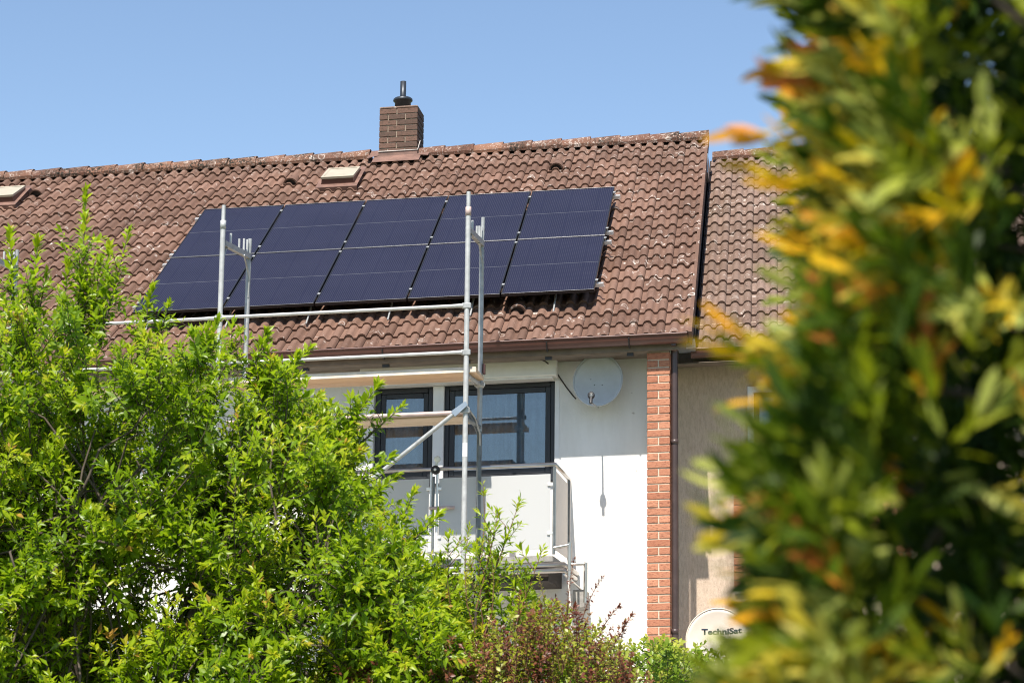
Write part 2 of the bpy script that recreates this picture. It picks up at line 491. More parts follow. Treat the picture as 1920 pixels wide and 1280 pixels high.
VARIANTS = {}
def tile_variants(key, mat, dy):
    L = []
    for k in range(14):
        mb = MB()
        add_tile(mb, 0, 0, dy, dl=random.uniform(-0.004, 0.004), tw=random.uniform(-0.02, 0.02), dv=random.uniform(-0.006, 0.006))
        org = P(*roof(0, 0, 0, dy))
        me, _ = mb.mesh('tile', mat, org)
        set_tint(me, [min(1, max(0, random.gauss(0.48, 0.36)))] * len(me.vertices))
        L.append(me)
    return L

def lay_tiles(parent, mat, dy, u_list, rows, pick, vmax):
    """pick: the (column, row) pairs that are single tiles; all the others are joined"""
    var = tile_variants('t', mat, dy)
    rest, tint = MB(), []
    for j, u0 in enumerate(u_list):
        for r in rows:
            if (j, r) in pick:
                o = bpy.data.objects.new('tile', random.choice(var))
                link(o, parent, P(*roof(u0, r * G, 0, dy)))
            else:
                b = len(rest.v)
                add_tile(rest, u0, r * G, dy, dl=random.uniform(-0.004, 0.004), tw=random.uniform(-0.02, 0.02), dv=random.uniform(-0.006, 0.006))
                tint += [min(1, max(0, random.gauss(0.48, 0.36)))] * (len(rest.v) - b)
    if rest.v:
        o = rest.build('tiles', mat, parent)
        set_tint(o.data, tint)
        o['kind'] = 'stuff'

# ------------------------------------------------------------------ main house
YW = 0.6116                     # front face of the wall
XL, XR = -13.2, -0.185          # wall ends
VR = 6.80                       # ridge along the slope
house = thing('row_house', P(-5, YW, -5.6), 'white rendered row house with brown tiled roof, brick pier and chimney', 'house')

m = MB()
oz0, oz1, ox0, ox1 = -1.462, -0.372, -3.515, -1.438
zt, zb = 0.34, -6.4
m.box(XL, ox0, YW, YW + 0.3, zb, zt)
m.box(ox1, XR, YW, YW + 0.3, zb, zt)
m.box(ox0, ox1, YW, YW + 0.3, zb, oz0)
m.box(ox0, ox1, YW, YW + 0.3, oz1, zt)
yb = 2 * VR * CP - YW
m.box(XL, XR, yb - 0.3, yb, zb, zt)
for x0, x1 in ((XL, XL + 0.3), (XR - 0.3, XR)):
    ya, yc, zr = YW + 0.3, yb - 0.3, VR * SP - 0.14
    zs = 0.30
    pts = [(ya, zb), (yc, zb), (yc, zs), (VR * CP, zr), (ya, zs)]
    vs = [(x0, a, b) for a, b in pts] + [(x1, a, b) for a, b in pts]
    m.add(vs, [(4, 3, 2, 1, 0), (5, 6, 7, 8, 9)] + [(i, (i + 1) % 5, (i + 1) % 5 + 5, i + 5) for i in range(5)])
m.build('wall', MAT['white_render'], house)

roof_o = MB()
UL, UR = -13.3, 0.03
roof_o.add([roof(UL, -0.02, -0.075), roof(UR - 0.01, -0.02, -0.075), roof(UR - 0.01, VR, -0.075), roof(UL, VR, -0.075),
            roof(UL, -0.02, -0.135), roof(UR - 0.01, -0.02, -0.135), roof(UR - 0.01, VR + 0.04, -0.135), roof(UL, VR + 0.04, -0.135)],
           [(0, 1, 2, 3), (7, 6, 5, 4), (0, 4, 5, 1), (1, 5, 6, 2), (3, 7, 4, 0), (2, 6, 7, 3)])
RZ = VR * SP
roof_o.add([(UL, 2 * VR * CP + 0.3, -0.22), (UR - 0.01, 2 * VR * CP + 0.3, -0.22), (UR - 0.01, VR * CP + 0.05, RZ - 0.06), (UL, VR * CP + 0.05, RZ - 0.06)], [(3, 2, 1, 0)])
roof_m = roof_o.build('roof', MAT['underlay'], house)

UOFF = 0.045                    # seam just right of every second roll
cols = [UOFF - 0.3 * (j + 1) for j in range(44)]
pick = set()
cand = []
for j, u0 in enumerate(cols):
    for r in range(20):
        u = u0 + 0.15
        if u < -10.0: continue
        v = r * G
        under = -6.40 < u < -1.0 and 1.05 < v < 4.55
        if under: continue
        if u < -5.2 and v < 1.3: continue
        if -9.9 < u < -6.4 and v < 4.4 and u < -7.6: continue
        dist = (u - 1.0) ** 2 + (v * CP + 22.9) ** 2
        cand.append((dist, j, r))
cand.sort()
pick = {(j, r) for _, j, r in cand[:300]}
lay_tiles(roof_m, MAT['tile'], 0.0, cols, range(20), pick, VR)

# verge tiles' outer lip and barge board
m = MB()
m.add([roof(0.005, -0.03, 0.004), roof(0.042, -0.03, 0.0), roof(0.042, VR + 0.05, 0.0), roof(0.005, VR + 0.05, 0.004)], [(0, 1, 2, 3)])
m.add([roof(0.042, -0.03, 0.0), roof(0.042, -0.03, -0.16), roof(0.042, VR + 0.05, -0.16), roof(0.042, VR + 0.05, 0.0)], [(0, 1, 2, 3)])
m.add([roof(0.005, -0.03, 0.004), roof(0.005, -0.03, -0.1), roof(0.042, -0.03, -0.16), roof(0.042, -0.03, 0.0)], [(0, 1, 2, 3)])
o = m.build('verge', MAT['tile'], roof_m)
set_tint(o.data, [0.3] * len(o.data.vertices))

def ridge_tiles(parent, u_hi, u_lo, dy, mat):
    u = u_hi
    zc, yc = VR * SP - 0.028, VR * CP + dy
    while u > u_lo:
        L = random.uniform(0.395, 0.405)
        m = MB()
        tilt = 0.012; r0, r1 = random.uniform(0.118, 0.124), random.uniform(0.106, 0.110)
        N = 9
        for (ra, rb, off) in ((r0, r1, 0),):
            ring0, ring1, in0 = [], [], []
            for k in range(N):
                th = math.pi * (0.02 + 0.96 * k / (N - 1))
                cyy, szz = -math.cos(th), math.sin(th)
                dz = random.uniform(-0.002, 0.002)
                ring0.append((u, yc + ra * 1.12 * cyy, zc - 0.045 + tilt + ra * 1.05 * szz + dz))
                ring1.append((u - L - 0.03, yc + rb * 1.12 * cyy, zc - 0.045 + rb * 1.05 * szz + dz))
                in0.append((u, yc + (ra - 0.018) * 1.12 * cyy, zc - 0.045 + tilt + (ra - 0.018) * 1.05 * szz))
            m.add(ring0 + ring1, [(k, N + k, N + k + 1, k + 1) for k in range(N - 1)], True)
            m.add(ring0 + in0, [(k, k + 1, N + k + 1, N + k) for k in range(N - 1)])
            m.add([ring0[0], ring1[0], (u - L - 0.03, yc - rb * 1.0, zc - 0.07), (u, yc - ra * 1.0, zc - 0.07)], [(0, 1, 2, 3)])
        o = m.build('ridge_tile', mat, parent)
        set_tint(o.data, [min(1, max(0, random.gauss(0.5, 0.35)))] * len(o.data.vertices))
        u -= L
ridge_tiles(roof_m, 0.045, -3.80, 0.0, MAT['ridge_tile'])
ridge_tiles(roof_m, -4.60, -13.2, 0.0, MAT['ridge_tile'])

# ventilation tiles: little hoods with a dark mouth
def vent(u, v, parent, dy=0.0):
    m = MB()
    N = 9
    a, b, c_ = [], [], []
    for k in range(N):
        th = math.pi * k / (N - 1)
        x, h = -math.cos(th), math.sin(th)
        a.append(roof(u + 0.098 * x, v - 0.02, -0.035 + 0.098 * h, dy))
        c_.append(roof(u + 0.078 * x, v - 0.02, -0.035 + 0.078 * h, dy))
        b.append(roof(u + 0.06 * x, v + 0.30, -0.03 + 0.025 * h, dy))
    m.add(a + b, [(k, N + k, N + k + 1, k + 1)[::-1] for k in range(N - 1)], True)
    m.add(a + c_, [(k, k + 1, N + k + 1, N + k)[::-1] for k in range(N - 1)])
    vm = m.build('vent_tile', MAT['tile'], parent)
    set_tint(vm.data, [0.35] * len(vm.data.vertices))
    m = MB()
    in_ = [roof(u + 0.078 * -math.cos(math.pi * k / (N - 1)), v + 0.012, -0.035 + 0.078 * math.sin(math.pi * k / (N - 1)), dy) for k in range(N)]
    m.add(in_, [tuple(range(N))])
    m.build('vent_opening', MAT['black'], parent)
for u, v in ((-5.528, 5.80), (-1.943, 5.80), (-1.926, 0.84), (-9.098, 5.92)):
    vent(u, v, roof_m)

# skylights
def skylight(u0, u1, v0, v1):
    s = MB()
    lift0, lift1 = 0.115, 0.06
    # upstand
    base = [roof(u0 - 0.01, v0 - 0.01, -0.05), roof(u1 + 0.01, v0 - 0.01, -0.05), roof(u1 + 0.01, v1 + 0.01, -0.05), roof(u0 - 0.01, v1 + 0.01, -0.05)]
    top = [roof(u0 + 0.01, v0 + 0.01, lift0 - 0.03), roof(u1 - 0.01, v0 + 0.01, lift0 - 0.03), roof(u1 - 0.01, v1 - 0.01, lift1 - 0.03), roof(u0 + 0.01, v1 - 0.01, lift1 - 0.03)]
    s.add(base + top, [(0, 1, 5, 4), (1, 2, 6, 5), (2, 3, 7, 6), (3, 0, 4, 7)])
    sk = s.build('skylight', MAT['gutter'], house)
    f = MB()
    f.add([roof(u0 - 0.06, v0 - 0.12, 0.012), roof(u1 + 0.06, v0 - 0.12, 0.012), roof(u1 + 0.06, v0 + 0.01, 0.014), roof(u0 - 0.06, v0 + 0.01, 0.014),
           roof(u0 - 0.06, v0 - 0.12, -0.05), roof(u1 + 0.06, v0 - 0.12, -0.05)], [(0, 1, 2, 3), (4, 5, 1, 0)])
    for a, b in ((u0 - 0.06, u0 - 0.01), (u1 + 0.01, u1 + 0.06)):
        f.add([roof(a, v0 + 0.01, 0.014), roof(b, v0 + 0.01, 0.014), roof(b, v1 + 0.12, 0.014), roof(a, v1 + 0.12, 0.014)], [(0, 1, 2, 3)])
    f.add([roof(u0 - 0.01, v1, 0.016), roof(u1 + 0.01, v1, 0.016), roof(u1 + 0.01, v1 + 0.12, 0.016), roof(u0 - 0.01, v1 + 0.12, 0.016)], [(0, 1, 2, 3)])
    f.build('flashing', MAT['flash'], sk)
    r = MB()
    e = 0.035
    O = [roof(u0, v0, lift0), roof(u1, v0, lift0), roof(u1, v1, lift1), roof(u0, v1, lift1)]
    I = [roof(u0 + e, v0 + e, lift0 - 0.001), roof(u1 - e, v0 + e, lift0 - 0.001), roof(u1 - e, v1 - e, lift1 - 0.001), roof(u0 + e, v1 - e, lift1 - 0.001)]
    B = [roof(u0, v0, lift0 - 0.03), roof(u1, v0, lift0 - 0.03), roof(u1, v1, lift1 - 0.03), roof(u0, v1, lift1 - 0.03)]
    r.add(O + I + B, [(i, (i + 1) % 4, (i + 1) % 4 + 4, i + 4) for i in range(4)] + [(i + 8, (i + 1) % 4 + 8, (i + 1) % 4, i) for i in range(4)] + [(11, 10, 9, 8)])
    r.build('frame', MAT['cream'], sk)
    p = MB()
    p.add([tuple(a) for a in I], [(0, 1, 2, 3)])
    for k in range(4):
        p.v[k] = (p.v[k][0], p.v[k][1] + 0.004 * SP, p.v[k][2] - 0.004 * CP)
    p.build('pane', MAT['cream'], sk)
skylight(-5.06, -4.622, 5.57, 6.11)
skylight(-9.80, -9.30, 5.58, 6.12)

# chimney, brick by brick
CX0, CX1, CY0, CY1, CZ0, CZ1 = -4.465, -3.935, 5.56, 6.09, 3.45, 4.30
ch = MB().box(CX0 + 0.012, CX1 - 0.012, CY0 + 0.012, CY1 - 0.012, 3.2, CZ1 - 0.01).build('chimney', MAT['old_mortar'], house)
def bricks(parent, mat, x0, x1, y0, y1, z_top, n, h, faces, joint=0.011, proud=0.0, stretch=0.24):
    """courses of bricks round a shaft; faces: 'f' front, 'r' right, 'l' left, 'b' back"""
    t = 0.05
    for k in range(n):
        zc1 = z_top - k * h; zc0 = zc1 - h + joint
        for fc in faces:
            L = (x1 - x0) if fc in 'fb' else (y1 - y0)
            cuts = [0.0]
            off = stretch / 2 if (k + (fc in 'lr')) % 2 else stretch
            while cuts[-1] < L - 0.02:
                nx = off if len(cuts) == 1 else cuts[-1] + stretch
                if L - nx < 0.06: nx = L
                cuts.append(min(nx, L))
            for a, b in zip(cuts[:-1], cuts[1:]):
                a2, b2 = a + (joint / 2 if a > 0 else 0), b - (joint / 2 if b < L else 0)
                d = random.uniform(-0.003, 0.003)
                if fc == 'f': bb = (x0 + a2, x0 + b2, y0 + d, y0 + t, zc0, zc1)
                elif fc == 'b': bb = (x0 + a2, x0 + b2, y1 - t, y1 + d, zc0, zc1)
                elif fc == 'r':
                    bb = (x1 - t, x1 + d, y0 + a2 + (t if a == 0 else 0), y0 + b2 - (t if b >= L else 0), zc0, zc1)
                else:
                    bb = (x0 + d, x0 + t, y0 + a2 + (t if a == 0 else 0), y0 + b2 - (t if b >= L else 0), zc0, zc1)
                if bb[1] - bb[0] < 0.015 or bb[3] - bb[2] < 0.015: continue
                MB().box(*bb, ch=0.004).build('brick', mat, parent)
bricks(ch, MAT['chimney_brick'], CX0, CX1, CY0, CY1, CZ1, 10, 0.0805, 'fr')
bricks(ch, MAT['chimney_brick'], CX0, CX1, CY0, CY1, CZ1, 10, 0.0805, 'lb')
m = MB().box(CX0 - 0.002, CX1 + 0.002, CY0 - 0.002, CY1 + 0.002, CZ1 + 0.002, CZ1 + 0.035, ch=0.012)
o = m.build('crown_slab', MAT['old_tile'], ch); set_tint(o.data, [0.4] * len(o.data.vertices))
cxm, cym = (CX0 + CX1) / 2 + 0.03, CY0 + 0.15
m = MB().lathe((cxm, cym, CZ1 + 0.02), (0, 0, 1), [(0, 0), (0, 0.112), (0.115, 0.110), (0.118, 0.130), (0.128, 0.136), (0.150, 0.132), (0.165, 0.115), (0.178, 0.055), (0.178, 0.0)], 28)
m.lathe((cxm, cym, CZ1 + 0.19), (0, 0, 1), [(0, 0.042), (0.235, 0.042), (0.235, 0.034), (0.05, 0.034)], 16)
m.build('flue_cowl', MAT['cowl'], ch)
# flashing apron round the chimney foot
m = MB()
def slope_z(y): return y / CP * SP
zf = slope_z(CY0)
m.add([(CX0 - 0.06, CY0 - 0.004, zf + 0.02), (CX1 + 0.06, CY0 - 0.004, zf + 0.02), roof(CX1 + 0.06, (CY0 - 0.19) / CP, 0.012), roof(CX0 - 0.06, (CY0 - 0.19) / CP, 0.012)], [(3, 2, 1, 0)])
m.add([(CX0 - 0.004, CY0 - 0.006, zf + 0.0), (CX1 + 0.006, CY0 - 0.006, zf + 0.0), (CX1 + 0.006, CY0 - 0.006, zf + 0.075), (CX0 - 0.004, CY0 - 0.006, zf + 0.075)], [(0, 1, 2, 3)])
m.add([(CX1 + 0.006, CY0 - 0.006, zf - 0.02), (CX1 + 0.006, CY0 + 0.17, zf + 0.09), (CX1 + 0.006, CY0 + 0.17, zf + 0.24), (CX1 + 0.006, CY0 - 0.006, zf + 0.075)], [(0, 1, 2, 3)])
m.add([(CX1 + 0.006, CY0 - 0.02, zf + 0.01), (CX1 + 0.17, CY0 - 0.10, zf - 0.03), (CX1 + 0.17, CY0 + 0.17, zf + 0.145), (CX1 + 0.006, CY0 + 0.17, zf + 0.145)], [(0, 1, 2, 3)])
m.add([(CX0 - 0.15, CY0 - 0.10, zf - 0.03), (CX0 - 0.006, CY0 - 0.02, zf + 0.02), (CX0 - 0.006, CY0 + 0.17, zf + 0.145), (CX0 - 0.15, CY0 + 0.17, zf + 0.145)], [(0, 1, 2, 3)])
m.build('flashing', MAT['flash'], ch)
MB().tube([(CX0 - 0.01, CY0 - 0.012, zf + 0.078), (CX1 + 0.012, CY0 - 0.012, zf + 0.078), (CX1 + 0.014, CY0 + 0.16, zf + 0.25)], 0.008, 6).build('lead_edge', MAT['lead'], ch)

# gutter, soffit, brackets
m = MB()
gy, gz, gr = -0.095, -0.060, 0.078
N = 9
for (ua, ub) in ((-13.2, 0.0),):
    A = [(ua, gy - gr * math.cos(math.pi * k / (N - 1)), gz - gr * 1.15 * math.sin(math.pi * k / (N - 1))) for k in range(N)]
    B = [(ub, y, z) for _, y, z in A]
    A2 = [(ua, gy - (gr - 0.004) * math.cos(math.pi * k / (N - 1)), gz - (gr - 0.004) * 1.15 * math.sin(math.pi * k / (N - 1))) for k in range(N)]
    B2 = [(ub, y, z) for _, y, z in A2]
    m.add(A + B, [(k, N + k, N + k + 1, k + 1) for k in range(N - 1)], True)
    m.add(A2 + B2, [(k, k + 1, N + k + 1, N + k) for k in range(N - 1)], True)
    m.add(B, [tuple(range(N))]); m.add(A, [tuple(range(N))[::-1]])
m.tube([(-13.2, gy - gr - 0.004, gz + 0.006), (0.0, gy - gr - 0.004, gz + 0.006)], 0.011, 8)
m.build('gutter', MAT['gutter'], house)
m = MB()
m.box(-13.2, -0.02, gy + gr + 0.006, gy + gr + 0.03, -0.20, -0.055)
m.build('fascia', MAT['soffit'], house)
for k in range(8):                      # soffit boards under the eave
    y0 = 0.024 + k * 0.0735
    MB().box(-13.2, -0.2, y0, y0 + 0.070, -0.205 + 0.0045 * k, -0.190 + 0.0045 * k, ch=0.004).build('soffit_board', MAT['soffit'], house)
for x in (-1.50, -0.62, -2.39, -3.28, -4.17, -5.06):
    MB().tube([(x, gy + gr + 0.01, gz + 0.0), (x, gy + 0.05, gz - 0.105), (x, gy - 0.03, gz - 0.10), (x, gy - gr - 0.012, gz - 0.02)], 0.009, 6).box(x - 0.035, x + 0.035, 0.03, 0.10, -0.235, -0.198).build('gutter_bracket', MAT['black'], house)

# brick pier
PX0, PX1, PY0 = -0.440, -0.197, 0.050
pier = MB().box(PX0 + 0.007, PX1 - 0.007, PY0 + 0.008, YW - 0.002, -6.2, -0.205).build('brick_pier', MAT['mortar'], house)
hb = 0.08333
ztop = -0.2913 + hb * 1
for k in range(72):
    z1 = ztop - k * hb - 0.0065; z0 = z1 - hb + 0.013
    halves = [(PX0, PX1)] if k % 2 == 0 else [(PX0, (PX0 + PX1) / 2 - 0.007), ((PX0 + PX1) / 2 + 0.007, PX1)]
    for a, b in halves:
        MB().box(a, b, PY0 + random.uniform(-0.003, 0.003), PY0 + 0.115, z0, z1, ch=0.0035).build('brick', MAT['brick'], pier)
    for a, b in ([(0.127, 0.36), (0.372, YW - 0.004)] if k % 2 else [(0.17, 0.40), (0.412, YW - 0.004)]):
        if k < 40: MB().box(PX1 - 0.05, PX1 + random.uniform(-0.002, 0.002), PY0 + a - 0.0, min(PY0 + b, YW - 0.004), z0, z1).build('brick', MAT['brick'], pier)
m = MB().tube([(-0.150, 0.10, -0.17), (-0.150, 0.10, -5.9)], 0.036, 14)
dp = m.build('downpipe', MAT['downpipe'], house)
m = MB()
for z in (-1.2, -3.2): m.lathe((-0.150, 0.10, z), (0, 0, 1), [(0, 0.037), (0.0, 0.042), (0.05, 0.042), (0.05, 0.037)], 14)
m.build('pipe_clip', MAT['downpipe'], dp)
MB().tube([(-0.150, gy, gz - 0.075), (-0.150, 0.02, -0.14), (-0.150, 0.10, -0.20)], 0.034, 12).build('swan_neck', MAT['downpipe'], dp)

# slate clad step above the lower neighbour roof
m = MB()
m.add([(0.012, 0.80, -0.12), (0.012, 0.80, 0.36), (0.012, VR * CP, VR * SP - 0.17), (0.012, VR * CP, VR * SP - 1.1)], [(0, 3, 2, 1)])
m.add([(0.012, VR * CP, VR * SP - 0.17), (0.012, 2 * VR * CP, -0.15), (0.012, 2 * VR * CP, -0.9), (0.012, VR * CP, VR * SP - 1.1)], [(3, 2, 1, 0)])
m.add([(0.012, 0.05, -0.9), (-0.18, 0.05, -0.9), (-0.18, 0.05, -0.22), (0.012, 0.05, -0.16)], [(0, 1, 2, 3)][::-1])
m.v = m.v[:8]; m.f = m.f[:2]; m.sm = m.sm[:2]
m.build('slate_cladding', MAT['slate'], house)
MB().box(0.016, 0.050, 5.05, 5.6, 3.02, 3.28).build('step_flashing', MAT['zinc'], house)

# ------------------------------------------------------------------ roller shutter box and window
MB().box(-3.639, -1.452, 0.41, YW - 0.003, -0.352, -0.157, ch=0.012).build('shutter_box', MAT['box_white'], house)
MB().box(-3.55, -1.50, 0.44, YW + 0.06, -0.372, -0.3545).build('shutter_slot', MAT['box_white'], house)
WY = YW + 0.075
def window(x0, x1, z0, z1, fw=0.06, sash=0.055, mull=None):
    m = MB()
    for (a, b, c, d) in ((x0, x0 + fw, z0, z1), (x1 - fw, x1, z0, z1), (x0 + fw, x1 - fw, z0, z0 + fw + 0.03), (x0 + fw, x1 - fw, z1 - fw, z1)):
        m.box(a, b, WY, WY + 0.07, c, d, ch=0.005)
    wnd = m.build('window', MAT['anthracite'], house)
    edges = [x0 + fw, x1 - fw] if not mull else [x0 + fw, mull, x1 - fw]
    for i, (a, b) in enumerate(zip(edges[:-1], edges[1:])):
        zz0, zz1 = z0 + fw + 0.03, z1 - fw
        m = MB()
        g = 0.002
        for (p, q_, c, d) in ((a + g, a + sash, zz0 + g, zz1 - g), (b - sash, b - g, zz0 + g, zz1 - g), (a + sash, b - sash, zz0 + g, zz0 + sash), (a + sash, b - sash, zz1 - sash, zz1 - g)):
            m.box(p, q_, WY + 0.012, WY + 0.06, c, d, ch=0.004)
        m.build('sash', MAT['anthracite'], wnd)
        MB().box(a + sash, b - sash, WY + 0.030, WY + 0.036, zz0 + sash, zz1 - sash).build('pane', MAT['glass'], wnd)
        m = MB()
        for zz in (zz0 + sash, ):
            m.box(a + sash + 0.001, b - sash - 0.001, WY + 0.020, WY + 0.029, zz + 0.001, zz + 0.009)
        m.build('glazing_bead', MAT['alu'], wnd)
    # curtain
    m = MB()
    rows = [[], []]
    n = int((x1 - x0 - 0.14) / 0.012)
    for i in range(n + 1):
        x = x0 + 0.07 + (x1 - x0 - 0.14) * i / n
        yy = WY + 0.17 + 0.034 * math.sin(x * 62 + 1.6 * math.sin(x * 9)) + 0.014 * math.sin(x * 27)
        rows[0].append((x, yy, z0 + 0.03)); rows[1].append((x, yy, z1 - 0.05))
    vs, fs = quad_strip(rows); m.add(vs, fs, True)
    m.build('curtain', MAT['curtain'], wnd)
    return wnd
window(-3.505, -2.850, -1.460, -0.374, mull=None)
window(-2.724, -1.492, -1.460, -0.374, fw=0.05, sash=0.06, mull=None)
MB().box(-2.848, -2.726, YW + 0.02, YW + 0.16, -1.460, -0.374, ch=0.006).build('mullion', MAT['white_paint'], house)
MB().box(-1.490, -1.4385, YW + 0.004, YW + 0.16, -1.461, -0.373, ch=0.004).build('white_frame', MAT['white_paint'], house)
MB().box(-3.58, -3.507, YW - 0.02, YW + 0.16, -1.461, -0.373, ch=0.004).build('white_frame', MAT['white_paint'], house)
MB().box(-3.6, -1.42, YW - 0.06, YW + 0.10, -1.492, -1.464, ch=0.004).build('window_sill', MAT['anthracite'], house)

# ------------------------------------------------------------------ balcony
BY = -0.85
bal = MB()
bal.box(-3.75, -1.345, BY + 0.05, YW - 0.003, -2.475, -2.405, ch=0.01)
balc = bal.build('balcony', MAT['concrete'], house)
# tiles along the slab edge
x = -3.72
while x < -1.45:
    MB().box(x, x + 0.145, BY + 0.043, BY + 0.052, -2.470, -2.412).build('edge_tile', MAT['concrete'], balc); x += 0.152
MB().box(-3.7, -1.40, BY + 0.12, YW - 0.003, -2.66, -2.48).build('underside_shade', MAT['underlay'], balc)  # near-black box painting the shadow beneath the balcony slab
RZh = -1.480
m = MB().tube([(-3.78, YW, RZh), (-3.78, BY, RZh), (-1.325, BY, RZh), (-1.325, YW - 0.02, RZh)], 0.022, 12)
m.build('handrail', MAT['stainless'], balc)
for z, xe in ((-2.505, -1.232), (-2.563, -1.245)):
    MB().tube([(-3.8, YW, z), (-3.8, BY + 0.02, z), (xe, BY + 0.02, z), (xe, YW - 0.02, z)], 0.026, 12).build('lower_tube', MAT['stainless'], balc)
def post(x, y, z0, z1, r=0.02, mat='stainless', label=None):
    return MB().tube([(x, y, z0), (x, y, z1)], r, 10).build('post', MAT[mat], balc, label=label)
for x in (-2.610, -2.548): post(x, BY + 0.0, -2.40, RZh - 0.03, 0.014, 'alu')
post(-2.585, BY - 0.03, -2.66, -2.36, 0.024)
post(-2.58, BY - 0.03, -2.34, -1.56, 0.013, 'galv_dark')
MB().tube([(-2.62, BY - 0.03, -1.885), (-2.36, BY - 0.03, -1.885)], 0.017, 8).build('stub', MAT['pink_steel'], balc)
MB().box(-2.63, -2.40, BY - 0.06, BY - 0.01, -2.352, -2.330, ch=0.008).build('stub', MAT['stainless'], balc)
post(-1.336, BY, -2.40, RZh - 0.02, 0.014, 'galv_dark')
post(-1.330, BY + 0.06, -2.36, RZh - 0.02, 0.012)
post(-1.318, YW - 0.10, -2.36, RZh - 0.02, 0.018)
post(-1.310, YW - 0.16, -2.36, RZh - 0.02, 0.010, 'galv_dark')
post(-3.45, BY, -2.40, RZh - 0.02, 0.018)
post(-1.172, BY + 0.0, -2.66, -2.285, 0.021)
post(-1.075, -0.12, -2.86, -2.44, 0.021)
MB().tube([(-1.335, BY, -2.335), (-1.172, BY, -2.310)], 0.019, 10).build('stub', MAT['stainless'], balc)
MB().tube([(-1.23, -0.12, -2.455), (-1.075, -0.12, -2.452)], 0.017, 10).build('stub', MAT['stainless'], balc)
MB().box(-1.225, -1.10, 0.05, YW - 0.003, -2.90, -2.71, ch=0.006).build('wall_bracket', MAT['concrete'], balc)
MB().tube([(-1.235, BY + 0.05, -2.60), (-1.145, 0.3, -2.71)], 0.012, 8).build('stay', MAT['stainless'], balc)
# frosted panels
MB().box(-2.530, -1.375, BY + 0.012, BY + 0.024, -2.345, -1.575).build('glass_panel', MAT['frosted'], balc)
MB().box(-3.420, -2.635, BY + 0.012, BY + 0.024, -2.345, -1.575).build('glass_panel', MAT['frosted'], balc)
MB().box(-1.331, -1.321, BY + 0.09, YW - 0.2, -2.345, -1.545).build('glass_panel', MAT['side_panel'], balc, label='cream side panel')
for z in (-1.70, -2.2):
    MB().box(-1.405, -1.335, BY - 0.006, BY + 0.03, z, z + 0.035, ch=0.006).build('panel_clip', MAT['alu'], balc)
    for x in (-2.645, -2.53): MB().box(x - 0.02, x + 0.03, BY - 0.006, BY + 0.03, z, z + 0.035, ch=0.006).build('panel_clip', MAT['alu'], balc)

# clamp light on the rail
lt = thing('rail_lamp', P(-2.565, BY, RZh), 'black round clamp with small pale globe on top, fixed to balcony rail', 'lamp')
m = MB().lathe((-2.565, BY - 0.05, RZh - 0.01), (0, 1, 0), [(0, 0), (0, 0.03), (0.012, 0.046), (0.075, 0.046), (0.085, 0.03), (0.085, 0)], 18)
m.build('clamp', MAT['black'], lt)
MB().lathe((-2.565, BY - 0.056, RZh - 0.01), (0, 1, 0), [(0, 0), (0, 0.015), (0.007, 0.015)], 12).build('screw', MAT['alu'], lt)
MB().tube([(-2.56, BY, RZh + 0.03), (-2.555, BY, RZh + 0.075)], 0.016, 10).build('stem', MAT['globe'], lt)
MB().lathe((-2.55, BY, RZh + 0.07), (0, 0, 1), [(0, 0.012), (0.01, 0.028), (0.035, 0.036), (0.06, 0.026), (0.07, 0)], 16).build('globe', MAT['globe'], lt)

